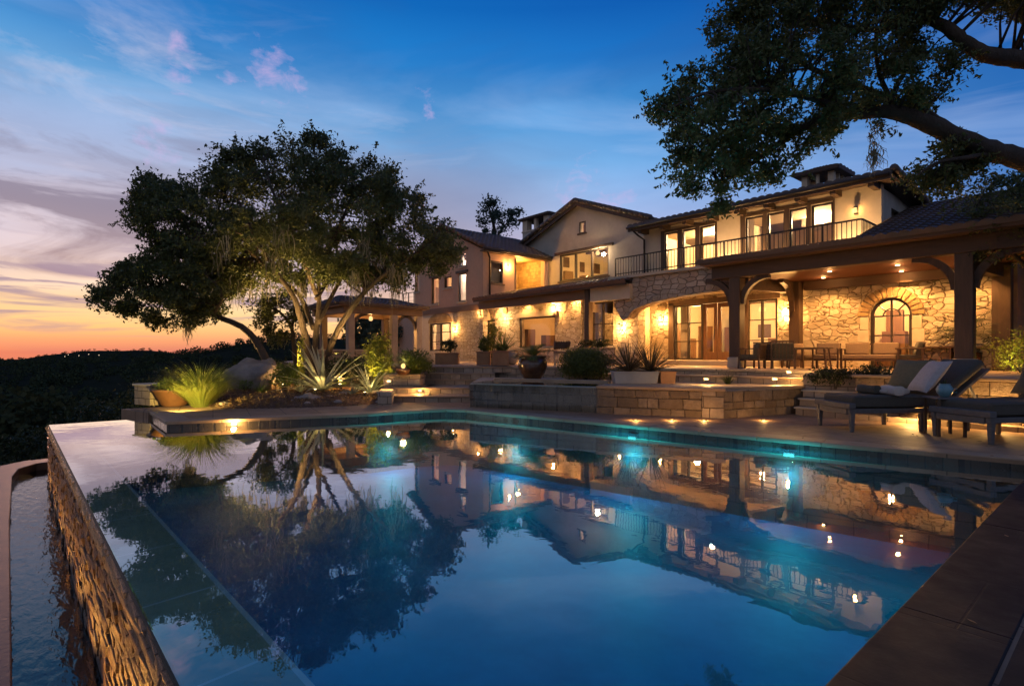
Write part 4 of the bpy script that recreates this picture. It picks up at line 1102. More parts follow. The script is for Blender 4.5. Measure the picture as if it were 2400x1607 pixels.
# ---- timber porch
YP = 16.9
def column(x, y, w_=.36, zb=TZ, zt=3.98, base=True):
    c = vb(MB().box(x - w_ / 2, y - w_ / 2, zb + (.34 if base else 0), x + w_ / 2, y + w_ / 2, zt), 'porch_column', M['timber'], bevel=.02)
    if base: vb(MB().box(x - w_ * .62, y - w_ * .62, zb, x + w_ * .62, y + w_ * .62, zb + .34), 'column_base', M['lintel'], c, bevel=.03)
    return c
CX = [XY(1727, YP), XY(2262, YP), 2.6]
for x in CX: column(x, YP)
column(-7.82, YG - .28, .34, base=False); column(-2.55, YG - .1, .4, base=False); column(-13.0, 18.35, .001, base=False) if False else None
vb(MB().box(-9.35, YP - .2, 3.98, 5, YP + .2, 4.38), 'porch_beam', M['timberx'].copy() if False else wood('beam_timber', (.10, .060, .034), (.055, .034, .021), (.12, 1, 1)), bevel=.015)
vb(MB().beam((CX[0], YP + .2, 3.8), (-7.85, YG - .02, 3.8), .26, .36), 'cross_beam', M['timberx']); vb(MB().beam((CX[1], YP + .2, 3.8), (-2.6, YG - .02, 3.8), .26, .36), 'cross_beam', M['timberx'])
vb(MB().box(-7.6, YG - .22, 3.70, -2.4, YG - .002, 3.98), 'ledger', wood('ledger_timber', (.10, .060, .034), (.055, .034, .021), (.12, 1, 1)))
mb = MB()
def brace(x, y, dx, dy, w_=.16, L=.85):
    """curved knee brace from a post up to a beam"""
    p = []
    for i in range(9):
        a = math.pi / 2 * i / 8
        p.append((x + dx * L * (1 - math.cos(a)), y + dy * L * (1 - math.cos(a)), 3.98 - L + L * math.sin(a) * .98))
    mb = MB()
    for a, b in zip(p, p[1:]): mb.beam(a, tuple(Vector(b) + (Vector(b) - Vector(a)) * .08), w_, .17)
    vb(mb, 'knee_brace', M['timber'])
brace(CX[0] + .18, YP, 1, 0); brace(CX[0] - .18, YP, -1, 0); brace(CX[1] - .18, YP, -1, 0); brace(CX[1] + .18, YP, 1, 0)
brace(-7.86, YG - .46, .05, -1, .16, 1.0)
vb(MB().box(CX[0] - .7, YP - .32, 4.38, CX[0] + .75, YP + .3, 4.46), 'beam_cap', M['timberx'])
vb(MB().box(-8.3, YP + .2, 3.99, 5, YG - .002, 4.05), 'porch_ceiling', M['ceilw'])
vb(MB().box(-9.45, 16.32, 4.385, 5.2, YP + .2, 4.44).box(-9.5, 16.26, 4.40, 5.2, 16.32, 4.53), 'eave_board', wood('eave_timber', (.12, .07, .04), (.07, .042, .026), (.12, 1, 1)))
vb(MB().tiles((-9.6, 16.2, 4.54), (UX1 + .1, 16.2, 4.54), (UX1 + .1, 17.15, 4.72), (-9.6, 17.15, 4.72)), 'porch_roof_edge', M['tile'])
vb(MB().tiles((UX1 + .1, 16.2, 4.54), (5.3, 16.2, 4.54), (5.3, 22.2, 6.5), (UX1 + .1, 22.2, 6.5)), 'porch_roof', M['tile'])
vb(MB().box(-2.6, 21.4, TZ - .05, 6, 21.7, 4.5).box(-2.62, YG + .36, TZ - .05, -2.3, 21.4, 4.05), 'side_bay_wall', M['pink'])
vb(MB().box(-9.3, YP + .21, 4.06, 5, YG, 4.38), 'roof_void', M['timber'])
# ---- loggia between the arch and the left block
YL, YW = 17.0, 17.75
LX0, LX1 = XY(1117, YL), XY(1476, YL)
pw = (XY(1217, YW), XY(1301, YW), aty(1260, 815, YW).z, aty(1260, 743, YW).z)
nw = (XY(1138, YW), XY(1160, YW), 1.3, aty(1148, 750, YW).z)
bw = (XY(1386, YW), XY(1437, YW), aty(1410, 810, YW).z, aty(1410, 708, YW).z)
vb(MB().wall('y', YW, YW + .3, -22.38, -13.3, TZ - .05, 4.35, [pw, nw, bw]), 'loggia_wall', M['stone'])
vb(MB().box(XY(1330, YW), YW - .12, TZ, XY(1366, YW), YW - .002, 4.2), 'loggia_pilaster', M['stone'], bevel=.02)
window('y', YW, *pw, 1, 1, .05, .12, 'lintel'); window('y', YW, *nw, 1, 2, .07, .14); window('y', YW, *bw, 2, 2, .05, .12, 'lintel')
vb(MB().box(pw[0] - .18, YW - .1, pw[3] + .002, pw[1] + .18, YW - .002, pw[3] + .27), 'lintel', M['lintel'], bevel=.02)
room(pw[0] - .5, pw[1] + .5, YW + .31, 21.2, TZ, 4.1, 17, (1, .52, .2), at=((pw[0] + pw[1]) / 2 + .4, 19.6, 3.3))
room(nw[0] - .3, nw[1] + .4, YW + .31, 20.5, TZ, 4.1, 26, at=((nw[0] + nw[1]) / 2, 19.4, 3.2), drapes=[(nw[0] + .08, nw[1] - .1, YW + .4, 1.2, 3.2)])
room(bw[0] - .3, bw[1] + .3, YW + .31, 21.0, TZ, 4.1, 42, (1, .52, .18), at=((bw[0] + bw[1]) / 2, 19.8, 3.4), drapes=[(bw[0], bw[0] + .3, YW + .45, 1.3, 3.6)])
vb(MB().box(XY(1382, YL), YL + .02, aty(1420, 704, YL).z, LX1 - .02, YL + .22, 4.22), 'loggia_header', M['cream'])
vb(MB().box(LX0 + .15, YL + .03, 3.78, XY(1369, YL), YL + .25, 4.20), 'loggia_beam', wood('loggia_timber', (.22, .125, .06), (.14, .08, .042), (.12, 1, 1)))
lp = (XY(1369, YL), XY(1380, YL))
vb(MB().box(lp[0], YL + .0, TZ, lp[1], YL + .26, 4.2), 'loggia_post', M['timber'], bevel=.02)
vb(MB().box(LX0 + .2, YL + .26, 4.06, LX1, YW - .002, 4.12), 'loggia_ceiling', M['ceilw'])
brace(LX0 + .5, YW - .1, 0, -1, .14, .6)
vb(MB().tiles((LX0, YL - .28, 4.30), (LX1, YL - .28, 4.30), (LX1, 19.9, 4.98), (LX0, 19.9, 4.98), .26, .36, .06), 'loggia_roof', M['tilew'])
vb(MB().box(LX0 + .02, YL - .24, 4.16, LX1 - .02, YL - .18, 4.27), 'loggia_gutter', M['timber'])
# ---- left block
YB = 17.3; BX1 = XY(1132, YB); BX0 = XY(972, YB)
bxc = (BX0 + BX1) / 2; BE = 6.92
F_ = lambda a, b, t_, u: (XY(a, YB), XY(b, YB), aty((a + b) / 2, u, YB).z, aty((a + b) / 2, t_, YB).z)
fw_ = [F_(1011, 1028, 651, 712), F_(1041, 1058, 648, 674), F_(1074, 1092, 640, 706), F_(1078, 1092, 588, 624), F_(972.5, 983, 618, 684)]
lw = F_(1006, 1057, 757, 822)
vb(MB().wall('y', YB, YB + .3, BX0, BX1, 3.86, BE, fw_), 'rose_wall', M['pink'])
ri = 8.42
vb(MB().prismy([(BX0, BE), (BX1, BE), (bxc, BE + (ri - BE))], YB, YB + .3), 'rose_gable', M['pink'])
vb(MB().wall('y', YB, YB + .3, XY(1062, YB), BX1, TZ - .05, 3.858), 'left_stone_wall', M['stone'])
vb(MB().wall('y', YB + .002, YB + .298, BX0, XY(1062, YB), TZ - .05, 3.858, [lw]), 'lower_wall', M['cream'])
vb(MB().box(BX0 - .02, YB - .05, 3.80, BX1 + .02, YB - .002, 4.12), 'band_beam', wood('band_timber', (.20, .115, .06), (.13, .075, .04), (.12, 1, 1)))
for i, h in enumerate(fw_): window('y', YB, *h, 1, 1, .05, .12, 'lintel')
mb = MB()
for h in (fw_[2], fw_[3], fw_[0]): mb.box(h[0] - .18, YB - .07, h[3] + .002, h[1] + .22, YB - .002, h[3] + .14)
vb(mb, 'timber_lintels', M['timber'], bevel=.01)
window('y', YB, *lw, 2, 3, .07, .14)
mb = MB(); hc, hr = (lw[0] + lw[1]) / 2, (lw[1] - lw[0]) / 2 + .12; n = 12
for i in range(n):
    a0, a1 = math.pi * i / n, math.pi * (i + 1) / n
    mb.prismy([(hc, lw[3] + .03), (hc - hr * math.cos(a0), lw[3] + .03 + .55 * math.sin(a0)), (hc - hr * math.cos(a1), lw[3] + .03 + .55 * math.sin(a1))], YB - .02 - .0005 * i, YB + .0)
vb(mb, 'lunette', M['vous'])
room(lw[0] - .6, lw[1] + .6, YB + .31, 20.5, TZ, 3.7, 34, (1, .72, .46), drapes=[(lw[0] + .08, lw[0] + .75, YB + .45, 1.2, 3.4), (lw[1] - .8, lw[1] - .08, YB + .45, 1.2, 3.4)])
room(BX0 + .4, XY(1064, YB), YB + .31, 20, 4.3, 6.8, 24, (1, .62, .3))
room(XY(1068, YB), BX1 - .5, YB + .31, 19.0, 4.3, 6.8, 26, (.95, .92, 1.0), pend=False)
rw = (YX(1150, BX1), YX(1179, BX1), aty(1165, 664, 18.2).z, aty(1165, 611, 18.2).z)
rw = (rw[0], rw[1], atx(1165, 664, BX1).z, atx(1165, 612, BX1).z)
al = (YX(1206, BX1), YX(1276, BX1), atx(1240, 690, BX1).z, atx(1240, 604, BX1).z)
vb(MB().wall('x', BX1 - .3, BX1, YB + .3, 22.0, 3.8, BE, [rw, al]), 'rose_side_wall', M['pink'])
window('x', BX1, *rw, 1, 1, .07, .12, 'doorw')
vb(MB().prism([(BX1 - .302, al[1] - .001), (BX1 + .0, al[1] - .001), (BX1 + .0, al[1] - .4), (BX1 - .302, al[1] - .4)], al[3] - .001, al[3]), 'niche_trim', M['lintel'])
mb = MB().box(BX1 - 2.2, al[0] - .1, al[2] - .1, BX1 - .301, al[0] - .002, al[3] + .1).box(BX1 - 2.2, al[1] + .002, al[2] - .1, BX1 - .301, al[1] + .1, al[3] + .1).box(BX1 - 2.3, al[0] - .1, al[2] - .1, BX1 - 2.201, al[1] + .1, al[3] + .1).box(BX1 - 2.2, al[0] - .002, al[3] + .002, BX1 - .301, al[1] + .002, al[3] + .1).box(BX1 - 2.2, al[0] - .002, al[2] - .1, BX1 - .301, al[1] + .002, al[2] - .002)
vb(mb, 'niche', M['vous'])
lamp('POINT', 'room_lamp', (BX1 - 1.0, (al[0] + al[1]) / 2, al[3] - .4), 40, (1, .52, .12), V, size=.1)
mb = MB().box(BX1 - 3.0, YB + .6, 4.4, BX1 - 2.95, 19.8, 6.8).box(BX1 - 2.95, 19.8, 4.4, BX1 - .31, 19.85, 6.8).box(BX1 - 2.95, YB + 1.75, 4.4, BX1 - .31, YB + 1.8, 6.8)
vb(mb, 'room', M['plaster'])
lamp('POINT', 'room_lamp', (BX1 - 1.5, 19.4, 6.2), 22, (1, .6, .22), V, size=.1)
vb(MB().tiles((BX1 + .38, YB - .3, BE + .02), (BX1 + .38, 22.6, BE + .02), (bxc, 22.6, ri + .24), (bxc, YB - .3, ri + .24), .27, .36, .06), 'left_roof', M['tile'])
vb(MB().tiles((BX0 - .38, 26, BE + .02), (BX0 - .38, YB - .3, BE + .02), (bxc, YB - .3, ri + .24), (bxc, 26, ri + .24), .27, .36, .06), 'left_roof_far', M['tile'])
mb = MB()
for s, xe in ((1, BX1 + .36), (-1, BX0 - .36)):
    n = 11
    for i in range(n):
        t0, t1 = i / n, (i + 1) / n
        mb.tube([(xe + (bxc - xe) * t0, YB - .3, BE + .10 + (ri - BE + .2) * t0), (xe + (bxc - xe) * t1, YB - .3, BE + .13 + (ri - BE + .2) * t1)], [.12, .10], 8)
vb(mb, 'gable_rake_tiles', M['tilew'], smooth=True)
vb(MB().box(BX1 + .001, YB - .2, BE - .14, BX1 + .34, 21.98, BE - .06), 'left_soffit', M['timber'])
vb(MB().tube([(BX1 + .3, YB + .05, BE - .1), (BX1 + .12, YB + .35, BE - .4), (BX1 + .07, YB + .4, BE - .5), (BX1 + .07, YB + .4, 4.5)], .05, 7).tube([(BX1 + .42, YB - .3, BE - .03), (BX1 + .42, 21.9, BE - .03)], .055, 7), 'left_gutter', M['frame'], smooth=True)
vb(MB().box(BX0, YB + .3, TZ, BX0 + .3, 26, BE).box(BX0, 26, TZ, BX1, 26.3, BE), 'left_rear_wall', M['pink'])
# roof terrace at the far left with a rail
vb(MB().box(BX0 - 4.2, 18.5, TZ, BX0 - .01, 23, 4.5), 'left_low_wing', M['pink'])
mb = MB(); y_ = 18.55; xa, xb = BX0 - 3.6, BX0 - .1
mb.box(xa, y_ - .02, 5.52, xb, y_ + .02, 5.57)
for i in range(6): x = xa + (xb - xa) * i / 5; mb.box(x - .025, y_ - .025, 4.5, x + .025, y_ + .025, 5.52)
for z in (4.75, 5.0, 5.25): mb.box(xa, y_ - .008, z, xb, y_ + .008, z + .014)
vb(mb, 'roof_terrace_railing', M['iron'])
# ---- gable block
YK = 22.0; KX0, KX1, KXC = -24.4, -15.6, -20.0; KE, KR = 7.92, 9.58
kw = (XY(1311, YK), XY(1426, YK), 5.55, 7.02); ks = (XY(1357, YK), XY(1373, YK), 8.0, 8.62)
vb(MB().wall('y', YK, YK + .3, KX0, KX1, 4.2, KE, [kw]), 'gable_wall', M['greyst'])
def gz(x): return KE + (KR - KE) * (1 - abs(x - KXC) / ((KX1 - KX0) / 2))
mb = MB()
mb.prismy([(KX0, KE), (ks[0], KE), (ks[0], gz(ks[0]))], YK, YK + .3)
mb.prismy([(ks[1], KE), (KX1, KE), (ks[1], gz(ks[1]))], YK, YK + .3)
mb.prismy([(ks[0], KE), (ks[1], KE), (ks[1], ks[2]), (ks[0], ks[2])], YK, YK + .3)
mb.prismy([(ks[0], ks[3]), (ks[1], ks[3]), (ks[1], gz(ks[1])), (ks[0], gz(ks[0]))] if not ks[0] < KXC < ks[1] else [(ks[0], ks[3]), (ks[1], ks[3]), (ks[1], gz(ks[1])), (KXC, KR), (ks[0], gz(ks[0]))], YK, YK + .3)
vb(mb, 'gable_peak', M['greyst'])
window('y', YK, *kw, 3, 1, .07, .14, 'timber', .05); window('y', YK, *ks, 1, 1, .05, .12, 'timber')
vb(MB().box(kw[0] - .3, YK - .1, kw[3] + .004, kw[1] + .35, YK - .002, kw[3] + .15), 'gable_lintel', M['timber'], bevel=.01)
rm = room(kw[0] - .6, kw[1] + .6, YK + .31, 26.5, 5.2, 7.6, 62, (1, .64, .28), at=(kw[1] + .42, YK + .75, 7.35), pend=False)
p = aty(1401, 593, YK - .13)
t = thing('globe_lamp', 'brilliant globe lamp at the upper right corner of the gable window', 'wall lamp', (p.x, YK - .13, p.z))
MB().lathe([(.02, .12), (.08, .09), (.115, 0), (.08, -.09), (.02, -.12)], n=18).build('globe', M['lampglass'], t, True); MB().tube([(0, 0, .11), (0, .03, .24), (0, .12, .24)], .02, 6).build('bracket', M['iron'], t, True)
lamp('POINT', 'globe_glow', (p.x, YK - .13, p.z), 50, (1, .74, .46), t, size=.11)
vb(MB().box(kw[0] + .6, 25.9, 5.2, kw[0] + 2.0, 26.4, 6.3), 'cabinet', M['doorw'], rm)
room(ks[0] - .4, ks[1] + .4, YK + .31, 24, 7.75, 8.8, 9, (1, .7, .45), pend=False)
ov = .42; sl = (KR - KE) / ((KX1 - KX0) / 2)
vb(MB().tiles((KX1 + ov, YK - .35, KE - ov * sl + .12), (KX1 + ov, 30, KE - ov * sl + .12), (KXC, 30, KR + .12), (KXC, YK - .35, KR + .12), .28, .38, .06), 'gable_roof', M['tile'])
vb(MB().tiles((KX0 - ov, 30, KE - ov * sl + .12), (KX0 - ov, YK - .35, KE - ov * sl + .12), (KXC, YK - .35, KR + .12), (KXC, 30, KR + .12), .28, .38, .06), 'gable_roof_far', M['tile'])
mb = MB()
for s in (-1, 1):
    xe = KXC + s * ((KX1 - KX0) / 2 + ov); n = 15
    for i in range(n):
        t0, t1 = i / n, (i + 1) / n; z0 = KE - ov * sl
        mb.tube([(xe + (KXC - xe) * t0, YK - .36, z0 + .16 + (KR - z0) * t0), (xe + (KXC - xe) * t1, YK - .36, z0 + .2 + (KR - z0) * t1)], [.13, .105], 8)
vb(mb, 'gable_rake_tiles', M['tile'], smooth=True)
mb = MB()
for s in (-1, 1):
    xe = KXC + s * ((KX1 - KX0) / 2 + ov - .05); z0 = KE - ov * sl
    mb.prismy([(xe, z0 - .13), (xe, z0 + .05), (KXC, KR + .05), (KXC, KR - .13)], YK - .33, YK - .28)
vb(mb, 'bargeboard', M['timber'])
vb(MB().box(KX0, YK + .3, 4, KX0 + .3, 30, KE).box(KX1 - .3, YK + .3, 4, KX1, 30, KE).box(KX0, 30, 4, KX1, 30.3, KE), 'gable_rear_wall', M['greyst'])
vb(MB().box(-22.3, 19.9, 4.3, -13.8, 22.0, 4.7), 'flat_roof', M['tile'])
cupola(1214, 1297, 488, 511, 26.0, 6.0)

# ---- lamps on the house: each fixture is a thing of its own
def sconce(px, py, y, label, power, out=.16, h=.30, cat='wall lamp', group='lantern wall lamps'):
    p = aty(px, py, y)
    t = thing('wall_lantern', label, cat, (p.x, y - .002, p.z), 0, group)
    MB().box(-.05, -.03, -.10, .05, 0, .12).beam((0, -.03, .05), (0, -out, .10), .02, .02).build('bracket', M['iron'], t)
    MB().lathe([(.015, h * .62), (.075, h * .42), (.07, h * .40)], (0, -out, 0), 8).build('cap', M['iron'], t); MB().lathe([(.06, -h * .42), (.03, -h * .46)], (0, -out, 0), 8).build('base', M['iron'], t)
    MB().lathe([(.035, -h * .4), (.052, 0), (.05, h * .38)], (0, -out, 0), 10).build('glass', M['lampglass'], t)
    lamp('POINT', 'lantern_lamp', (p.x, y - out, p.z), power, (1, .50, .155), t, size=.046)
    return t
sconce(1457, 768, YA + .46, 'bright lantern on the stone pilaster under the arch corbel', 34)
sconce(1553, 748, YG, 'lantern on the recessed stone wall left of the glass entrance', 34)
sconce(1852, 733, YG, 'bright lantern between the entrance glass and the timber post', 60)
sconce(1067, 770, YB, 'lantern right of the arched left window', 26)
sconce(1126, 733, YB - .02, 'small lantern on the corner under the loggia bracket', 9, h=.2)
sconce(1303, 722, YW, 'lantern on the loggia wall right of the big window', 32)
sconce(2007, 495, YU, 'small box lamp on the upper wall by the balcony end', 2.0, .12, .2)
p = aty(1186, 728, YW)
t = thing('wall_light', 'round brown wall light above the loggia plants', 'wall lamp', (p.x, YW, p.z))
MB().lathe([(.17, 0), (.17, .06), (.14, .09)], n=20).build('cover', M['vous'], t); t.rotation_euler = (R(90), 0, 0)
lamp('POINT', 'wall_light_lamp', (p.x, YW - .35, p.z - .35), 12, (1, .6, .26), None, size=.08)
def down(x, y, z, label, power, spot=125, group='lamps recessed in the porch ceiling', cat='ceiling light'):
    t = thing('ceiling_light', label, cat, (x, y, z), 0, group)
    MB().lathe([(.085, -.012), (.085, .004), (.06, .006)], n=20).build('trim_ring', M['iron'], t)
    MB().lathe([(.055, -.02), (.052, -.013)], n=16).build('bulb', M['bulb'], t)
    lamp('SPOT', 'downlight', (x, y, z - .04), power, (1, .46, .13), t, (x, y + .12, z - 2), .05, spot, .5)
    lamp('POINT', 'downlight_spill', (x, y, z - .075), power * .03, (1, .45, .14), t, size=.04)
ZC = 3.99
for x, y, lab, p in ((-4.45, 17.75, 'ceiling light in the cedar porch ceiling nearest the front beam', 60), (-4.72, 19.2, 'bright ceiling light in front of the arched window', 75), (-6.75, 18.95, 'ceiling light above the left end of the stone wall', 75), (-6.1, 17.6, 'dim ceiling light near the porch beam', 45), (-3.2, 18.95, 'ceiling light near the right porch post', 55)):
    down(x, y, ZC, lab, p)
down(-9.6, 18.4, 3.86, 'plaster ceiling light right of the entrance arch crown', 75, group='lamps in the entrance ceiling'); down(-12.6, 18.5, 3.86, 'plaster ceiling light left in the entrance recess', 75, group='lamps in the entrance ceiling')
for i, px in enumerate((1165, 1225, 1290, 1345)):
    x = XY(px, 17.4)
    down(x, 17.42, 4.06, ['loggia ceiling light over the narrow window', 'loggia ceiling light left of the big window', 'loggia ceiling light right of the big window', 'loggia ceiling light over the stone pilaster'][i], 34, 130, 'lamps in the loggia ceiling')

for x in (-13.0, -10.2, -8.6, -6.0):      # unseen spots without fixtures, added above the balcony floor to brighten the upper wall
    lamp('SPOT', 'upper_wall_fill', (x, 18.35, 4.62), 34, (1, .58, .24), V, (x, 19.15, 6.0), .06, 140, .8)
sconce(1200, 640, YK, 'small wall lamp on the grey gable wall beside the rose block', 12, .14, .22) if False else None
p = atx(1190, 625, BX1)
t = thing('wall_lantern', 'lantern on the side wall of the rose block beside the niche', 'wall lamp', (BX1, p.y, p.z), R(90), 'lantern wall lamps')
MB().box(-.05, -.03, -.10, .05, 0, .12).beam((0, -.03, .05), (0, -.14, .10), .02, .02).build('bracket', M['iron'], t); MB().lathe([(.03, -.09), (.045, 0), (.04, .08)], (0, -.14, 0), 10).build('glass', M['lampglass'], t)
lamp('POINT', 'lantern_lamp', (BX1 + .14, p.y, p.z), 30, (1, .50, .15), t, size=.03)
# ------------------------------------------------------------------ pavilion
t = thing('garden_pavilion', 'open timber pavilion with a tiled hip roof left of the villa', 'pavilion', (-26.3, 12.6, TZ))
PX0, PX1, PY0, PY1 = -28.6, -24.15, 10.3, 15.0
cx_, cy_ = (PX0 + PX1) / 2, (PY0 + PY1) / 2; ez = 3.86
posts = [(-24.6, 11.06), (-24.6, 13.34), (-24.6, 14.75), (-28.2, 11.2), (-28.2, 14.75)]
for x, y in posts:
    sub(MB().box(x - .16, y - .16, TZ - .05, x + .16, y + .16, ez - .42), t).build('post', M['stucco'] if x > -25 else M['timber'], t, bevel=.02)
pbm = wood('pavilion_timber', (.20, .115, .06), (.13, .075, .04), (.3, .3, 1))
sub(MB().box(-24.78, PY0 + .35, ez - .42, -24.42, PY1 - .1, ez - .06).box(-28.38, PY0 + .35, ez - .42, -28.02, PY1 - .1, ez - .06).box(-28.02, PY0 + .4, ez - .40, -24.78, PY0 + .74, ez - .08).box(-28.02, PY1 - .5, ez - .40, -24.78, PY1 - .16, ez - .08), t).build('beam', pbm, t, bevel=.015)
sub(MB().box(PX0 + .3, PY0 + .3, ez - .06, PX1 - .3, PY1 - .05, ez - .01), t).build('ceiling', M['ceilw'], t)
q = [(PX0, PY0), (PX1, PY0), (PX1, PY1 + .2), (PX0, PY1 + .2)]; mb = MB(); rz_ = ez + .56
r0_, r1_ = (cx_, cy_ - 1.3, rz_), (cx_, cy_ + 1.5, rz_)
for (a, b), (c, d) in (((0, 1), (r0_, r0_)), ((1, 2), (r1_, r0_)), ((2, 3), (r1_, r1_)), ((3, 0), (r0_, r1_))):
    mb.tiles((*q[a], ez + .02), (*q[b], ez + .02), c, d, .26, .36, .05)
sub(mb, t).build('roof', M['tile'], t)
sub(MB().box(PX0 + .06, PY0 + .06, ez - .1, PX1 - .06, PY1 + .1, ez - .062), t).build('eave_board', pbm, t)
mb = MB(); brace_z = 3.98
for y, s in ((13.34, 1), (14.75, -1), (11.06, 1)):
    for i in range(7):
        a, b = math.pi / 2 * i / 7, math.pi / 2 * (i + 1) / 7; L = .7
        P_ = lambda k: (-24.6, y + s * (.14 + L * (1 - math.cos(k))), ez - .42 - L + L * math.sin(k))
        mb.beam(P_(a), P_(b), .12, .13)
sub(mb, t).build('brace', M['timber'], t)
t2 = thing('garden_wall', 'low capped stone wall between the pavilion posts', 'wall', (-24.6, 11, TZ))
sub(MB().box(-24.74, 8.9, TZ - .05, -24.46, 10.9, 1.66).box(-24.74, 11.22, TZ - .05, -24.46, 13.18, 1.66), t2).build('blocks', M['block'], t2)
sub(MB().box(-24.82, 8.85, 1.66, -24.38, 10.9, 1.73).box(-24.82, 11.22, 1.66, -24.38, 13.18, 1.73), t2).build('cap', M['lintel'], t2, bevel=.012)
p = atx(869, 741, -26.4)
t = thing('pendant_lantern', 'small lit pendant hanging from the pavilion ceiling', 'pendant lamp', (-26.4, p.y, 3.35))
MB().lathe([(.03, .14), (.10, .06), (.10, -.08), (.05, -.12)], n=12).build('shade', M['lampglass'], t); MB().tube([(0, 0, .13), (0, 0, .45)], .01, 5).build('cord', M['iron'], t)
lamp('POINT', 'pendant_glow', (-26.4, p.y, 3.34), 48, (1, .55, .2), t, size=.05)
lamp('SPOT', 'pavilion_spill', (-24.6, 14.2, 3.3), 30, (1, .55, .2), bpy.data.objects['garden_pavilion'], (-24.4, 13.6, 1.2), .05, 120)

# ------------------------------------------------------------------ trees
OAKB = atd(733, 880, 19.5); OAKB.z = .35
oak = thing('live_oak', 'large spreading live oak on several trunks, uplit, hung with moss', 'tree', OAKB)
S = 1.0248
def D(poly): return [(x * S, y * S) for x, y in poly]
crown_main = D([(300, 600), (330, 565), (312, 525), (305, 470), (318, 425), (350, 402), (395, 412), (440, 392), (485, 402), (515, 362), (560, 335), (600, 340), (640, 318), (690, 330), (720, 310), (765, 322), (795, 372), (830, 395), (850, 362), (895, 388), (905, 430), (950, 445), (985, 485), (1005, 520), (1035, 560), (1045, 600), (1020, 630), (985, 610), (940, 625), (915, 650), (880, 630), (850, 640), (810, 660), (770, 640), (700, 650), (640, 640), (575, 650), (540, 640), (500, 640), (440, 650), (380, 640), (330, 640)])
limbs = [
    ([(738, 905, 0), (722, 820, 0), (708, 760, -.2), (690, 700, -.6), (650, 640, -1), (600, 560, -1.2), (560, 470, -1)], .16, .025),
    ([(742, 905, .1), (738, 830, .1), (742, 770, .2), (748, 700, .4), (742, 600, .3), (735, 500, 0), (745, 400, 0)], .135, .025),
    ([(748, 905, .1), (768, 830, 0), (800, 760, -.4), (850, 690, -.9), (905, 640, -1.3), (965, 600, -1.4), (1020, 560, -1.2)], .14, .02),
    ([(735, 770, .2), (700, 690, .9), (640, 650, 1.6), (560, 600, 2), (480, 540, 2), (400, 480, 1.8)], .095, .02),
    ([(745, 760, .2), (800, 650, 1.1), (850, 560, 1.6), (900, 490, 1.6)], .09, .02),
    ([(742, 690, .3), (690, 560, -1.2), (640, 450, -1.6), (620, 380, -1.2)], .09, .02),
    ([(742, 640, .3), (800, 520, -1.0), (830, 440, -1.0)], .085, .02),
    ([(742, 700, .2), (790, 600, 2.2), (760, 480, 2.6)], .09, .02),
    ([(640, 640, 1.5), (540, 560, -.8), (430, 560, -1.2), (345, 560, -1)], .07, .015),
]
cs = crown_tree(oak, [(crown_main, 1.0)], limbs, 19.5, 3.6, 540, 215, .41, .115, M['oak'], 21, edge=2.6, sprig=420, sl=.55)
r = np.random.default_rng(8)
low = [c for c in cs if 500 < 1200 + FP * ((c[0]*rx + c[1]*ry) / (c[0]*fx + c[1]*fy)) < 960 and c[2] < 5.6]
moss_strands('hanging_moss', oak, [low[i] - np.array([0, 0, .25]) for i in r.permutation(len(low))[:44]], 13, .8, 5, .04)
up = [(-1.3, -1.9, 'left'), (1.9, .2, 'right'), (.9, -1.3, 'front'), (-2.4, -2.6, 'far')]
for i, (dx, dy, s_) in enumerate(up):
    t = thing('uplight', ['spot lamp in the soil left of the oak trunk', 'spot lamp in the soil right of the oak trunk', 'spot lamp in the soil before the oak, behind the agave', 'spot lamp in the soil near the boulder under the left crown'][i], 'garden light', (OAKB.x + dx, OAKB.y + dy, .42), 0, 'uplights under the big oak')
    MB().lathe([(.05, -.1), (.06, 0), (.06, .12), (.05, .125)], n=12).build('can', M['iron'], t); MB().lathe([(.048, .126), (.04, .13)], n=12).build('lens', M['bulb'], t)
    lamp('SPOT', 'uplight_beam', (OAKB.x + dx, OAKB.y + dy, .6), [260, 230, 250, 240][i], (1, .60, .20), t, (OAKB.x + dx * (.3 if i < 3 else 1.0), OAKB.y + dy * (.2 if i < 3 else .8), 6), .06, 80, .9); lamp('POINT', 'uplight_spill', (OAKB.x + dx, OAKB.y + dy, .58), 10, (1, .55, .18), t, size=.05)

lb = atd(655, 905, 18.6); lb.z = .35
t = thing('leaning_oak', 'oak trunk leaning left out from behind the boulder, foliage at its tip', 'tree', lb)
crown_low = D([(215, 682), (238, 640), (262, 618), (300, 600), (345, 585), (390, 560), (450, 570), (500, 600), (545, 650), (540, 690), (500, 712), (470, 735), (430, 742), (395, 750), (345, 728), (300, 715), (255, 712), (232, 700)])
lc = crown_tree(t, [(crown_low, 1.0)], [([(655, 905, 0), (628, 850, 0), (600, 800, 0), (565, 765, -.1), (510, 742, -.2), (470, 722, -.2), (420, 700, -.3), (350, 680, -.3), (280, 675, -.2)], .15, .02), ([(470, 722, -.2), (440, 660, .4), (400, 620, .6)], .06, .015), ([(500, 738, -.2), (520, 690, -.9), (480, 640, -1)], .06, .015)], 18.6, 1.7, 150, 190, .33, .11, M['oak'], 33, edge=1.3, sprig=70, sl=.3)
moss_strands('hanging_moss', t, [atd(440, 745, 18.5), atd(443, 760, 18.5), atd(438, 770, 18.5), atd(410, 740, 18.4), atd(340, 735, 18.4)], 16, .5, 9, .03, .07)
tb = atd(695, 890, 22); tb.z = .3
t = thing('slender_tree', 'slim tree with a loose crown seen behind the oak trunks', 'tree', tb)
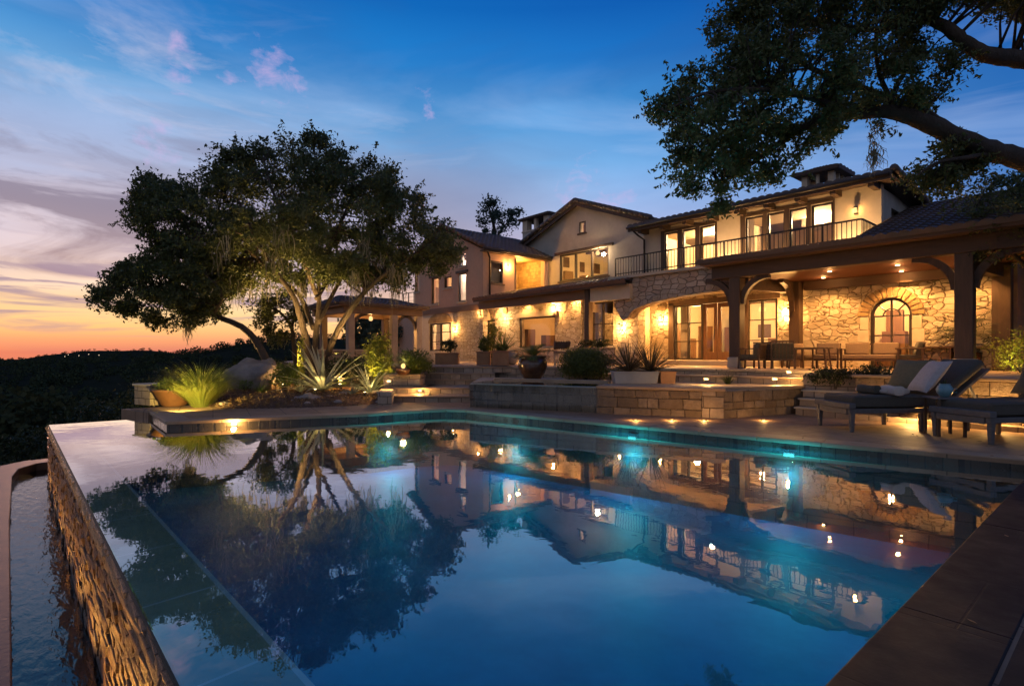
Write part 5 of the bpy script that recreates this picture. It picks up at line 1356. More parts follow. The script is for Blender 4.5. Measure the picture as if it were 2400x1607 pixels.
crown_tree(t, [(D([(560, 690), (600, 680), (640, 660), (690, 690), (720, 740), (690, 760), (640, 740), (650, 770), (620, 790), (600, 750), (575, 720)]), 1.0)], [([(697, 890, 0), (690, 820, 0), (684, 770, 0), (660, 735, 0), (620, 705, 0)], .12, .02), ([(684, 770, 0), (690, 720, .2), (680, 680, .3)], .06, .02)], 22, 1.2, 40, 130, .36, .12, M['oak'], 35, edge=1)
# overhanging oak at the upper right
ob = Vector((1.9, 14.9, DZ))
t = thing('overhanging_oak', 'big dark live oak reaching in from the right over the loungers and porch', 'tree', ob)
o1 = D([(1690, -120), (1660, 20), (1612, 48), (1640, 75), (1625, 108), (1668, 118), (1640, 150), (1585, 140), (1572, 165), (1545, 195), (1520, 235), (1470, 252), (1505, 262), (1535, 290), (1503, 345), (1530, 372), (1560, 365), (1552, 395), (1580, 430), (1575, 450), (1620, 468), (1632, 480), (1665, 468), (1690, 440), (1740, 430), (1800, 385), (1840, 330), (1880, 322), (1905, 335), (1930, 290), (1990, 262), (2010, 235), (2080, 250), (2130, 230), (2150, 205), (2180, 180), (2195, 130), (2140, 95), (2100, 60), (2140, 30), (2220, 30), (2280, 20), (2342, 30), (2500, 20), (2500, -120)])
o2 = D([(2078, 420), (2095, 385), (2130, 360), (2150, 320), (2200, 330), (2245, 372), (2215, 400), (2180, 392), (2160, 440), (2130, 425)])
lim = [
    ([(2690, 960, 1.5), (2680, 800, 1.4), (2640, 600, 1.2), (2560, 450, .8), (2440, 388, .3), (2340, 358, 0), (2240, 320, -.2), (2150, 280, -.2), (2080, 262, -.1), (2000, 268, 0), (1930, 278, .1), (1850, 320, .1), (1760, 385, .1), (1690, 430, 0)], .26, .018),
    ([(2240, 320, -.2), (2160, 268, .1), (2090, 238, .3), (2000, 200, .5), (1900, 160, .5), (1800, 110, .4)], .13, .02),
    ([(2660, 660, 1.3), (2600, 360, 1.0), (2480, 160, .2), (2400, 140, 0), (2320, 130, -.2), (2260, 100, -.3), (2215, 62, -.2), (2150, 45, 0), (2060, 70, 0), (1960, 60, .2), (1850, 60, .2)], .20, .018),
    ([(2480, 160, .2), (2400, 40, .6), (2250, -40, .8), (2050, -60, .8)], .12, .03),
    ([(2000, 268, 0), (1900, 230, -.6), (1780, 210, -.9), (1650, 220, -.9), (1560, 262, -.7)], .06, .012),
    ([(2340, 358, 0), (2260, 370, -.3), (2200, 380, -.4), (2150, 410, -.4)], .05, .01),
    ([(2090, 240, .3), (2060, 170, .2), (2050, 90, 0)], .05, .02),
]
crown_tree(t, [(o1, .93), (o2, .07)], lim, 9.4, 1.7, 560, 140, .24, .075, M['oak2'], 41, edge=1.2, sprig=420, sl=.42)
moss_strands('hanging_moss', t, [atd(2050, y, 9.4) for y in (285, 310, 335, 352, 358, 364, 370)], 14, .32, 12, .022, .045)
# bushy evergreen at the right edge, behind the loungers
eb = atd(2440, 1000, 13.0); eb.z = DZ
t = thing('evergreen_tree', 'dark bushy evergreen at the right edge before the porch roof', 'tree', eb)
crown_tree(t, [(D([(2205, 560), (2225, 500), (2210, 470), (2240, 430), (2285, 410), (2342, 385), (2480, 370), (2520, 560), (2400, 600), (2342, 590), (2290, 560), (2262, 610), (2235, 600)]), 1.0)], [([(2440, 990, 0), (2440, 800, 0), (2430, 650, 0), (2400, 520, 0)], .12, .03), ([(2430, 650, 0), (2340, 560, -.1), (2280, 500, -.1)], .06, .015)], 13.0, 1.0, 100, 150, .32, .08, M['oak2'], 45, edge=.9)
# trees behind
bt = atd(1168, 830, 50); bt.z = TZ - 3
t = thing('background_tree', 'thin open tree behind the villa roof beside the chimney', 'tree', bt)
crown_tree(t, [(D([(1102, 475), (1112, 460), (1135, 455), (1142, 480), (1165, 478), (1188, 480), (1182, 510), (1165, 530), (1150, 552), (1110, 540), (1098, 510)]), 1.0)], [([(1166, 840, 0), (1162, 600, 0), (1160, 545, 0), (1150, 500, 0), (1145, 480, 0)], .28, .04), ([(1160, 560, 0), (1190, 520, 0), (1205, 500, 0)], .1, .03)], 50, 1.8, 34, 70, .62, .28, M['farleaf'], 51, edge=2)
for i, (px, d, lab, ol) in enumerate((
    (838, 40, 'tree beyond the pavilion, left of the middle post gap', [(790, 735), (800, 700), (840, 690), (862, 720), (855, 770), (820, 790), (795, 775)]),
    (880, 38, 'dark tree seen through the pavilion between its front posts', [(842, 730), (880, 700), (925, 715), (935, 760), (905, 800), (860, 790)]),
)):
    b = atd(px, 840, d); b.z = -2.0
    t = thing('background_tree', lab, 'tree', b, 0, 'trees beyond the pavilion')
    crown_tree(t, [([(x * S, y * S) for x, y in ol], 1.0)], [([(px, 850, 0), (px - 3, 800, 0), (px - 8, 760, 0), (px - 6, 720, 0)], .22, .05), ([(px, 805, 0), (px + 20, 760, 0), (px + 28, 735, 0)], .12, .03)], d, 1.6, 34, 90, .7, .26, M['farleaf'], 60 + i, edge=1.6)
# hillside bushes below the pool's far corner
hb = [(318, 18.5, .35, 1.0, 'round dark bush on the slope below the far pool corner'), (330, 19, .45, 1.3, 'dark bush on the slope behind the bowl planter'), (385, 22, .6, 1.7, 'mid green bush on the slope behind the ornamental grass'), (460, 25, .55, 2.2, 'wide bush on the slope above the grass clump'), (95, 21, -1.2, 1.5, 'dim bush low on the slope past the infinity wall'), (520, 28, .6, 2.4, 'spreading bush on the slope left of the boulder'), (600, 27, .8, 2.2, 'bush on the slope behind the boulder'), (215, 24, -.6, 1.6, 'dim bush low on the slope left of the pool corner')]
for i, (px, d, zt, rad, lab) in enumerate(hb):
    p = atd(px, 800, d); gz_ = land_h(p.x, p.y); hgt = zt - gz_ + .2
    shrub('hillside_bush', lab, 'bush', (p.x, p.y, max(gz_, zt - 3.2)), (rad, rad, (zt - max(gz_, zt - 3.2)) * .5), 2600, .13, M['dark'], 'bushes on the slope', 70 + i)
# forest over the valley and ridges
r = np.random.default_rng(99); P, SZ = [], []
while len(P) < 5200:
    rr = math.exp(r.uniform(math.log(34), math.log(3000))); px = r.uniform(-260, 1000)
    a = (px - 1200) / FP; k = rr / math.hypot(1, a); x, y = k * (fx + a * rx), k * (fy + a * ry)
    if pip(x, y, PLAT) or pdist(x, y, PLAT) < 9: continue
    P.append((x, y, land_h(x, y))); SZ.append(r.choice([.55, .75, .9, 1.05, 1.35]) * min(5.5, 2.3 + rr * .009))
P, SZ = np.array(P), np.array(SZ)
pts, big = [], []
for p, s in zip(P, SZ):
    far = np.hypot(p[0], p[1]); m = 340 if far < 140 else 170 if far < 400 else 75
    q = r.normal(size=(m, 3)); q /= np.linalg.norm(q, axis=1)[:, None]; q *= r.random((m, 1)) ** .3
    pts.append(p + np.array([0, 0, s * .62]) + q * np.array([s * .78, s * .78, s * .66])); big.append(np.full(m, s * (.10 if far < 140 else .17 if far < 400 else .28)))
pts, big = np.concatenate(pts), np.concatenate(big)
n = len(pts); d = r.normal(size=(n, 3)); d /= np.linalg.norm(d, axis=1)[:, None]; s_ = np.cross(d, r.normal(size=(n, 3))); s_ /= np.linalg.norm(s_, axis=1)[:, None]
d *= big[:, None] * .5; s_ *= big[:, None] * .42
o = raw('forest', np.stack([pts - d, pts + s_, pts + d, pts - s_], 1).reshape(-1, 3), np.arange(4 * n).reshape(n, 4), leafmat('forest_leaf', (.034, .052, .024), (.052, .066, .030), (.07, .07, .035), .08, 1.0, .1, .0))
tag(o, 'dark oak wood covering the valley and ridges', 'forest', kind='stuff')
for i, (px, py) in enumerate(((152, 838), (160, 834), (185, 836), (208, 833), (232, 835))):
    p = atd(px, py - 3, 1500)
    t = thing('far_lamp', ['tiny far house lamp on the ridge, leftmost of five', 'tiny far house lamp on the ridge, second from the left', 'tiny far house lamp on the ridge, middle of five', 'tiny far house lamp on the ridge, fourth from the left', 'tiny far house lamp on the ridge, rightmost of five'][i], 'lamp', p, 0, 'house lamps on the far ridge')
    MB().lathe([(.2, -.8), (.9, -.4), (.9, .4), (.2, .8)], n=10).build('globe', M['town'], t); MB().tube([(0, 0, -14), (0, 0, -.8)], .12, 6).build('pole', M['iron'], t)

# ------------------------------------------------------------------ planting bed and garden plants
def place(px, py, z): p = atz(px, py, z); return (p.x, p.y, z)
b = place(455, 955, DZ); b = (b[0] - .15, b[1] + .2, DZ)
t = thing('ornamental_grass', 'glowing green fountain grass clump on the pool deck tongue', 'grass clump', b)
blades('blades', (0, 0, 0), 1900, 1.42, .014, M['grass'], t, .24, .9, .75, 6, 3)
lamp('SPOT', 'grass_glow', (b[0] + 1.35, b[1] - .9, .32), 95, (1, .72, .2), t, (b[0], b[1], .75), .03, 100)
b = atd(400, 940, 14.6); b = (b.x - .15, b.y + .1, DZ)
t = thing('bowl_planter', 'wide clay bowl with low leafy plants at the left deck end', 'planter', b)
MB().lathe([(.26, 0), (.30, .04), (.50, .40), (.53, .42), (.53, .46), (.47, .46), (.44, .38)], n=32).build('bowl', M['bowl'], t, True)
MB().lathe([(.44, .36), (.44, .39)], n=20).build('soil', M['soil'], t)
leaves('foliage', blob((0, 0, .52), (.50, .50, .22), 1300, np.random.default_rng(2)), .09, M['bush'], t, .5)
b = atd(358, 945, 15.2)
t = thing('stone_block', 'square pale stone block behind the bowl planter', 'block', (b.x, b.y, DZ))
MB().obox((0, 0, .26), (.8, .55, .52), R(20)).build('body', M['block'], t, bevel=.012); MB().obox((0, 0, .55), (.9, .62, .06), R(20)).build('cap', M['lintel'], t, bevel=.012)
def boulder(name, label, base, size, mat, seed, rz=0):
    t = thing(name, label, 'boulder', base, rz); bm_ = MB(); n = 26; vs = []
    rr = np.random.default_rng(seed); off = rr.uniform(0, 50, 3)
    for i in range(n + 1):
        th = math.pi * i / n
        for j in range(2 * n):
            ph = math.pi * j / n; v = Vector((math.sin(th) * math.cos(ph), math.sin(th) * math.sin(ph), math.cos(th)))
            k = 1 + .30 * mn.noise(tuple(v * 1.3 + Vector(off))) + .10 * mn.fractal(tuple(v * 3.2 + Vector(off)), 1, 2, 4)
            k += -.08 * abs(mn.noise(tuple(Vector((v.x * 5, v.y * 1.2, v.z * 5)) + Vector(off))))
            vs.append((v.x * k * size[0], v.y * k * size[1], v.z * k * size[2] + size[2] * .72))
    fs = [(i * 2 * n + j, i * 2 * n + (j + 1) % (2 * n), (i + 1) * 2 * n + (j + 1) % (2 * n), (i + 1) * 2 * n + j) for i in range(n) for j in range(2 * n)]
    bm_.add(vs, fs); bm_.build('rock', mat, t, True); return t
p = atd(588, 915, 17.9); boulder('boulder', 'big grey boulder leaning in the planting bed', (p.x, p.y, bedz(p.x, p.y) - .05), (.85, .6, .55), M['rock'], 5, R(50))
p = atd(622, 870, 18.4); boulder('boulder', 'taller back lump of grey rock behind the big boulder', (p.x, p.y, .55), (.5, .45, .45), M['rock'], 8, R(20))
p = atd(624, 915, 17.4); boulder('boulder', 'small golden sandstone rock between boulder and shrub', (p.x, p.y, bedz(p.x, p.y)), (.24, .2, .2), M['amberrock'], 6)
for i, (px, py, s, lab) in enumerate(((690, 935, .2, 'flat stone at the bed edge left of the agave'), (725, 938, .28, 'long flat stone at the bed edge below the agave'), (770, 936, .2, 'flat stone at the bed edge right of the agave'), (525, 945, .13, 'pale pebble at the bed edge by the grass'), (400, 965, .01, ''))):
    if lab: p = atz(px, py, .2); boulder('edge_stone', lab, (p.x, p.y, .16), (s * 1.5, s, s * .45), M['rock'], 20 + i, R(30 * i))
def bz(px, d): p = atd(px, 900, d); return (p.x, p.y, bedz(p.x, p.y))
b = bz(668, 17.2); shrub('leafy_shrub', 'small glowing leafy shrub left of the big agave', 'shrub', b, (.5, .5, .42), 2000, .085, M['bush'], None, 81, .32)
b = bz(575, 16.9); shrub('leafy_shrub', 'low sprig of a shrub in front of the big boulder', 'shrub', b, (.3, .3, .2), 420, .08, M['bush'], None, 82, .3)
b = bz(758, 17.6)
t = thing('agave', 'big pale agave with long arching leaves in the bed, brightly uplit', 'agave', b)
blades('leaf_rosette', (0, 0, 0), 46, 1.62, .155, M['agave'], t, .08, .35, 1.42, 7, 4, 0.05, .28, .18)
b2 = bz(868, 17.6)
t = thing('agave', 'smaller grey agave between the big agave and the steps', 'agave', b2)
blades('leaf_rosette', (0, 0, 0), 36, 1.12, .09, M['agave'], t, .06, .4, 1.3, 7, 14, 0.05, .25, .25)
for i, (bb, pw_, lab) in enumerate(((b, 7, 'spot lamp in the soil in front of the big agave'), (b2, 7, 'spot lamp in the soil by the smaller agave'))):
    t = thing('uplight', lab, 'garden light', (bb[0] + .75, bb[1] - .55, bb[2] - .02), 0, 'uplights under the agaves')
    MB().lathe([(.04, -.08), (.05, 0), (.05, .1), (.04, .105)], n=12).build('can', M['iron'], t); MB().lathe([(.038, .106), (.03, .11)], n=12).build('lens', M['bulb'], t)
    lamp('SPOT', 'agave_beam', (bb[0] + .75, bb[1] - .55, bb[2] + .14), pw_, (1, .64, .22), t, (bb[0], bb[1], bb[2] + .75), .04, 120, .7)
b = bz(706, 18.4); t = thing('column_plant', 'tall bright narrow leafy plant before the oak trunks', 'plant', b)
leaves('foliage', blob((0, 0, .85), (.13, .13, .85), 900, np.random.default_rng(6), 40), .09, M['lime'], t, .35, droop=-1)
MB().tube([(0, 0, -.05), (0, 0, 1.5)], [.03, .01], 6).build('stem', M['bark'], t)
b = bz(888, 18.6); t = shrub('leafy_shrub', 'yellow green upright shrub right of the agaves, uplit', 'shrub', b, (.52, .52, .95), 2300, .13, M['lime'], None, 83, .38)
lamp('SPOT', 'shrub_glow', (b[0] + .7, b[1] - .6, b[2] + .1), 38, (1, .70, .18), t, (b[0], b[1], 1.4), .03, 110)
b = atd(972, 900, 17.9); t = shrub('grassy_bush', 'round grassy bush on the stone pier beside the steps', 'bush', (b.x, b.y, .87), (.62, .62, .42), 600, .09, M['box'], None, 84)
blades('blades', (0, 0, 0), 1500, 1.05, .016, M['bush'], t, .18, 1.0, .8, 6, 8)
lamp('SPOT', 'bush_glow', (b.x + .45, b.y - .7, .98), 40, (1, .74, .2), t, (b.x, b.y, 1.5), .03, 110)
p = atd(945, 893, 17.2)
t = thing('low_bowl', 'dark low bowl with a lit ball on the pier by the steps', 'bowl', (p.x, p.y, .89))
MB().lathe([(.16, 0), (.25, .12), (.26, .2), (.22, .2)], n=24).build('bowl', M['glaze'], t, True); MB().lathe([(.02, .2), (.06, .24), (.07, .29), (.04, .34), (.01, .35)], n=16).build('globe', M['amberlens'], t, True)
lamp('POINT', 'globe_glow', (p.x, p.y, 1.26), 2, (1, .7, .35), t, size=.08)
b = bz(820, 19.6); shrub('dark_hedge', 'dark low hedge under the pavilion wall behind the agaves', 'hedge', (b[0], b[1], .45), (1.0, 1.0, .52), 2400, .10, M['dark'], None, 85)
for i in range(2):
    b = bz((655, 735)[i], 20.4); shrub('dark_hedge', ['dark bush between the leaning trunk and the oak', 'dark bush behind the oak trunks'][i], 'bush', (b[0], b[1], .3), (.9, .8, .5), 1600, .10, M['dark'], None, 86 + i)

for i, (px, d, L, n, wd, mt, lab) in enumerate((
    (612, 16.6, .42, 60, .02, 'bush', 'small grassy tuft at the bed edge right of the fountain grass'),
    (705, 16.9, .5, 26, .05, 'agave', 'young agave rosette left in front of the big agave'),
    (825, 16.9, .46, 24, .05, 'agave', 'young agave rosette between the two larger agaves'),
    (640, 19.0, .8, 90, .02, 'grass', 'tall dry grass tuft behind the golden rock'),
    (800, 18.8, .75, 80, .025, 'bush', 'strappy green clump behind the agaves'),
    (846, 18.2, .9, 40, .05, 'yucca', 'dark spiky yucca behind the smaller agave'))):
    b = bz(px, d); t = thing('bed_plant', lab, 'plant', b); blades('leaf_blades', (0, 0, 0), n, L, wd, M[mt], t, .05, .5, 1.15, 5, 30 + i, .05, .2)
rl = np.random.default_rng(77); q = []
while len(q) < 5200:
    x, y = rl.uniform(-22, -13.5), rl.uniform(3, 10.5)
    h = bed_h(x, y)
    if h is not None: q.append((x, y, h + rl.uniform(.0, .03)))
o = leaves('leaf_litter', q, .085, leafmat('dry_leaf', (.20, .12, .055), (.12, .07, .035), (.30, .20, .10), 5), None, .5, seed=5); tag(o, 'dry oak leaves and mulch scattered over the planting bed', 'leaf litter', kind='stuff')
for i in range(16):
    x, y = None, None
    while x is None or not pip(x, y, BED) or pdist(x, y, BED) < .12: x, y = rl.uniform(-16.8, -13.9), rl.uniform(3.6, 9.2)
    s_ = rl.uniform(.05, .13)
    t_ = boulder('bed_stone', 'small loose stone lying among the dry leaves of the planting bed', (x, y, bedz(x, y) - .02), (s_ * 1.3, s_, s_ * .6), M['rock'], 200 + i, rl.uniform(0, 6)); t_['group'] = 'loose stones in the planting bed'

# ------------------------------------------------------------------ pots and plants on the patio and terrace
p = atd(1248, 887, 16.6)
t = thing('glazed_urn', 'large round brown glazed urn on the patio, planted with a small palm', 'urn', (p.x, p.y, PZ - .03))
MB().lathe([(.22, 0), (.25, .02), (.38, .22), (.445, .42), (.44, .56), (.385, .66), (.37, .67), (.43, .71), (.43, .73), (.36, .73), (.33, .64)], n=40).build('pot', M['glaze'], t, True)
MB().lathe([(.33, .60), (.33, .66)], n=20).build('soil', M['soil'], t)
def palm(t, z, n, L, lw, seed, mat='bush', lean=1.25):
    r = np.random.default_rng(seed); V_, Q = [], []
    for i in range(n):
        a = 2 * math.pi * (i + r.random() * .6) / n; ang = .15 + (lean - .15) * r.random(); ll = L * r.uniform(.8, 1.1); d = np.array([math.cos(a), math.sin(a), 0])
        p = np.array([0, 0, z], float); m = 14
        for s in range(m):
            dirv = d * math.sin(ang) + np.array([0, 0, math.cos(ang)]); p2 = p + dirv * ll / m; ang += .085
            if s > 2:
                for sg in (-1, 1):
                    sd = np.cross(dirv, [0, 0, 1.0]); sd /= np.linalg.norm(sd) + 1e-9
                    ld = sd * sg * .85 + dirv * .6 + np.array([0, 0, .12]); le = lw * math.sin(math.pi * (s - 1) / (m + .5)) * r.uniform(.8, 1.1)
                    w_ = dirv * .012; k = len(V_); V_ += [p - w_, p + w_, p + ld * le + w_ * .3, p + ld * le - w_ * .3]; Q.append((k, k + 1, k + 2, k + 3))
            w_ = np.cross(dirv, [.3, .2, 1.0]); w_ = w_ / np.linalg.norm(w_) * .009; k = len(V_); V_ += [p - w_, p + w_, p2 + w_, p2 - w_]; Q.append((k, k + 1, k + 2, k + 3))
            p = p2
    return raw('fronds', np.array(V_), np.array(Q), M[mat], t)
palm(t, .66, 34, .72, .26, 3)
b = atd(1372, 880, 16.4); shrub('round_shrub', 'rounded clipped green shrub between the urn and the white trough', 'shrub', (b.x, b.y, PZ - .05), (.92, .68, .49), 10500, .07, M['box'], None, 90, .35)
p = atd(1506, 893, 15.0); rz = TH
t = thing('trough_planter', 'long white tapered trough planter with spiky dark yucca', 'planter', (p.x, p.y, PZ - .03), rz)
def taper(x0, x1, y, z0, z1, k):
    m = MB(); c = (x0 + x1) / 2
    lo = [(c + (x0 - c) * k, -y * k, z0), (c + (x1 - c) * k, -y * k, z0), (c + (x1 - c) * k, y * k, z0), (c + (x0 - c) * k, y * k, z0)]
    hi = [(x0, -y, z1), (x1, -y, z1), (x1, y, z1), (x0, y, z1)]
    return m.add(lo + hi, [(0, 3, 2, 1), (4, 5, 6, 7), (0, 1, 5, 4), (1, 2, 6, 5), (2, 3, 7, 6), (3, 0, 4, 7)])
taper(-.83, .38, .26, 0, .285, .93).box(-.85, -.28, .285, .392, .28, .325).build('trough', M['white'], t, bevel=.01)
MB().box(-.78, -.22, .30, .34, .22, .332).build('soil', M['soil'], t)
for i, (x, n, L, s) in enumerate(((-.38, 105, .98, 5), (.22, 105, 1.0, 6))):
    blades('yucca', (x, 0, .33), n, L, .035, M['yucca'], t, .05, .12, 1.35, 4, s, .1, .3, .2)
t = thing('box_planter', 'small terracotta coloured tapered planter at the right end of the white trough', 'planter', tuple(Vector((p.x, p.y, PZ - .03)) + Matrix.Rotation(rz, 3, 'Z') @ Vector((.62, -.02, 0))), rz)
taper(-.20, .22, .24, 0, .30, .9).box(-.215, -.255, .30, .235, .255, .33).build('box', M['terra'], t, bevel=.01)
MB().box(-.17, -.2, .31, .19, .2, .335).build('soil', M['soil'], t)
def planter(px0, px1, py0, d, name, label, mat, plant, seed, hgt=None, ph=.35):
    a, b = atd(px0, py0, d), atd(px1, py0, d); c = (a + b) / 2; w_ = (b - a).length; h = hgt or (c.z - TZ)
    t = thing(name, label, 'planter', (c.x, c.y, TZ), TH)
    MB().box(-w_ / 2, -.3, 0, w_ / 2, .3, h).box(-w_ / 2 - .03, -.33, h, w_ / 2 + .03, .33, h + .05).build('box', M[mat], t, bevel=.012)
    MB().box(-w_ / 2 + .06, -.24, h + .02, w_ / 2 - .06, .24, h + .056).build('soil', M['soil'], t)
    if plant: leaves('foliage', blob((0, 0, h + ph * .55), (w_ * .46, .3, ph * .6), 900, np.random.default_rng(seed), 14) , .09, M[plant], t, .35)
    return t, h, w_
planter(1022, 1075, 836, 22.5, 'wood_planter', 'terracotta planter with dark plants under the arched left window', 'terra', 'dark', 91, .42, .5)
t, h, w_ = planter(1118, 1150, 834, 21.5, 'wood_planter', 'square planter with a clipped green bush left of the urn', 'terra', 'box', 92, .48, .5)
t, h, w_ = planter(1154, 1192, 832, 20.8, 'wood_planter', 'wider planter with spiky plant next to the square planter', 'terra', 'box', 93, .5, .3)
blades('spiky_leaves', (.1, 0, h), 70, .8, .03, M['bush'], t, .05, .2, 1.1, 4, 17, .05, .2)
t, h, w_ = planter(1346, 1438, 810, 21.0, 'planter_wall', 'low stone planter wall before the bay window', 'block', 'dark', 94, .62, .35)
p = atd(1160, 805, 22.0)
t = thing('climbing_plant', 'golden lit leafy plant against the loggia wall left of the big window', 'plant', (p.x - .2, p.y, TZ))
leaves('foliage', blob((0, 0, 1.0), (.55, .35, .75), 900, np.random.default_rng(95), 22), .12, M['lime'], t, .3); MB().tube([(0, 0, -.02), (.05, 0, .6), (.2, .05, 1.4)], [.03, .02, .006], 6).tube([(0, 0, .3), (-.25, .05, 1.1)], [.02, .006], 6).build('stem', M['bark'], t)
p = atd(1200, 830, 21.5)
t = thing('white_amphora', 'pale two handled jar lying by the planters behind the urn', 'jar', (p.x, p.y, TZ))
MB().lathe([(.10, 0), (.2, .1), (.26, .28), (.22, .44), (.12, .52), (.15, .57), (.12, .57)], n=24).build('body', M['lintel'], t, True)
MB().tube([(.24, 0, .34), (.36, 0, .42), (.32, 0, .54), (.14, 0, .53)], .022, 7).tube([(-.24, 0, .34), (-.36, 0, .42), (-.32, 0, .54), (-.14, 0, .53)], .022, 7).build('handles', M['terra'], t, True)
p = atd(1706, 898, 14.6)
t = thing('small_grass_tuft', 'small dark tuft growing at the foot of the long steps', 'plant', (p.x, p.y, PZ - .03)); blades('blades', (0, 0, 0), 160, .34, .012, M['dark'], t, .08, .7, .8, 4, 18)
b = atd(2065, 900, 12.9)
for i, (dx, dy, s) in enumerate(((-.55, -.15, .5), (.25, .1, .6))):
    shrub('low_shrub', ['dark low shrub on the wall cap behind the near lounger, its left clump', 'dark low shrub on the wall cap behind the near lounger cushion'][i], 'shrub', (b.x + dx, 13.9 + dy, .78), (.62, .42, s * .46), 2000, .065, M['dark'], None, 96 + i, .38)
p = atd(2268, 800, 15.4)
t = thing('potted_palm', 'dark sago palm in a pot behind the right porch column', 'palm', (p.x, p.y, TZ))
MB().lathe([(.2, 0), (.3, .3), (.33, .5), (.28, .5)], n=24).build('pot', M['glaze'], t, True); MB().lathe([(.08, .44), (.1, .9), (.06, 1.0)], n=10).build('stem', M['bark'], t)
palm(t, .98, 46, .95, .26, 19, 'dark', 1.5)
p = atd(2395, 830, 12.4)
t = shrub('lit_shrub', 'shrub with yellow lit lower leaves at the right edge behind loungers', 'shrub', (p.x, p.y + 1.2, .9), (.75, .7, .62), 2400, .07, M['lime'], None, 98, .36)
lamp('SPOT', 'shrub_glow', (p.x - .3, p.y + .4, 1.2), 9, (1, .8, .2), t, (p.x, p.y + 1.2, 1.9), .03, 110)

# ------------------------------------------------------------------ terrace furniture
def armchair(name, label, x, y, rz, w_=.62, cush='tan', wd='brownw', group=None, back=True, pillows=1, h=.74):
    t = thing(name, label, 'sofa' if w_ > 1 else 'armchair', (x, y, TZ), rz, group)
    for sx in (-1, 1):
        for sy, hh in ((-1, .58), (1, .62)):
            MB().beam((sx * (w_ / 2 - .03), sy * .30, 0), (sx * (w_ / 2 - .03), sy * .27, hh), .045, .045).build('leg', M[wd], t)
        MB().box(sx * (w_ / 2 - .03) - .03, -.36, .585, sx * (w_ / 2 - .03) + .03, .36, .62).build('armrest', M[wd], t, bevel=.01)
    MB().box(-w_ / 2 + .06, -.31, .24, w_ / 2 - .06, .31, .30).build('seat_frame', M[wd], t, bevel=.008)
    MB().box(-w_ / 2 + .065, -.33, .302, w_ / 2 - .065, .27, .43).build('seat_cushion', M[cush], t, bevel=.035, seg=3)
    mb = MB(); n = max(5, int(w_ / .1))
    mb.beam((-w_ / 2 + .03, .33, h), (w_ / 2 - .03, .33, h), .04, .05)
    for i in range(n + 1): xx = -w_ / 2 + .05 + (w_ - .1) * i / n; mb.beam((xx, .29, .3), (xx, .33, h - .02), .02, .02)
    mb.build('backrest', M[wd], t)
    m = max(1, round(w_ / .62))
    for i in range(m):
        cx = -w_ / 2 + (w_ * (i + .5) / m); cw = w_ / m - .1
        MB().obox((cx, .22, .60), (cw, .14, .36), 0, R(-14)).build('back_cushion', M[cush], t, bevel=.04, seg=3)
    return t
def ap(px, d): p = atd(px, 860, d); return p.x, p.y
G1 = 'dark lounge chairs by the left porch column'
armchair('lounge_chair', 'low dark lounge chair right beside the left porch column, facing right', *ap(1762, 16.8), R(-80), .72, 'charcoal', 'brownw', G1)
armchair('lounge_chair', 'dark lounge chair seen from behind, middle of the porch group', *ap(1800, 17.4), R(175), .66, 'charcoal', 'brownw', G1, h=.80)
armchair('lounge_chair', 'tall backed dark chair seen from behind, nearest the viewer', *ap(1836, 16.5), R(200), .68, 'charcoal', 'brownw', G1, h=.82)
armchair('lounge_chair', 'tan cushioned chair by the wooden table, side on', *ap(1880, 17.3), R(70), .66, 'tan')
armchair('lounge_chair', 'tan cushioned wooden chair left of the sofa, facing the pool', *ap(1938, 16.6), R(10), .72, 'tan')
armchair('porch_sofa', 'long wooden sofa with tan cushions before the arched window', *ap(2040, 16.2), R(8), 1.45, 'tan')
armchair('lounge_chair', 'dark tilted chair at the right end of the sofa', *ap(2130, 15.6), R(-70), .66, 'charcoal')
x, y = ap(1898, 16.2)
t = thing('porch_table', 'narrow wooden table among the porch chairs', 'table', (x, y, TZ), R(5))
MB().box(-.55, -.3, .60, .55, .3, .64).build('tabletop', M['brownw'], t, bevel=.008)
for sx in (-1, 1):
    for sy in (-1, 1): MB().beam((sx * .5, sy * .25, 0), (sx * .44, sy * .22, .6), .04, .04).build('leg', M['brownw'], t)
x, y = ap(2230, 15.6)
t = thing('porch_bench', 'dark slender console bench to the right of the sofa', 'bench', (x, y, TZ), R(0))
MB().box(-1.0, -.2, .62, 1.3, .2, .67).build('tabletop', M['brownw'], t, bevel=.008)
for sx in (-.9, 0, 1.2):
    MB().box(sx - .025, -.18, 0, sx + .025, .18, .62).build('leg', M['brownw'], t)
x, y = ap(1318, 19.6)
t = thing('bistro_chair', 'pale bistro chair in front of the loggia wall right of the urn', 'chair', (x, y, TZ), R(60))
for sx in (-1, 1):
    for sy in (-1, 1): MB().beam((sx * .24, sy * .24, 0), (sx * .2, sy * .2, .46), .035, .035).build('leg', M['lintel'], t)
MB().box(-.26, -.26, .46, .26, .26, .52).build('seat', M['tan'], t, bevel=.02)
mb = MB()
for i in range(9):
    a0, a1 = math.pi * i / 9, math.pi * (i + 1) / 9
    mb.beam((-.27 * math.cos(a0), .05 + .24 * math.sin(a0), .78), (-.27 * math.cos(a1), .05 + .24 * math.sin(a1), .72), .04, .30)
mb.build('backrest', M['brownw'], t)
x, y = ap(1296, 20.3)
t = thing('bistro_table', 'small pale bistro table beside the chair under the big window', 'table', (x, y, TZ))
MB().lathe([(.42, .68), (.42, .72)], n=28).build('tabletop', M['lintel'], t)
for a in (0, 2.1, 4.2): MB().beam((.34 * math.cos(a), .34 * math.sin(a), 0), (.12 * math.cos(a), .12 * math.sin(a), .68), .035, .035).build('leg', M['lintel'], t)

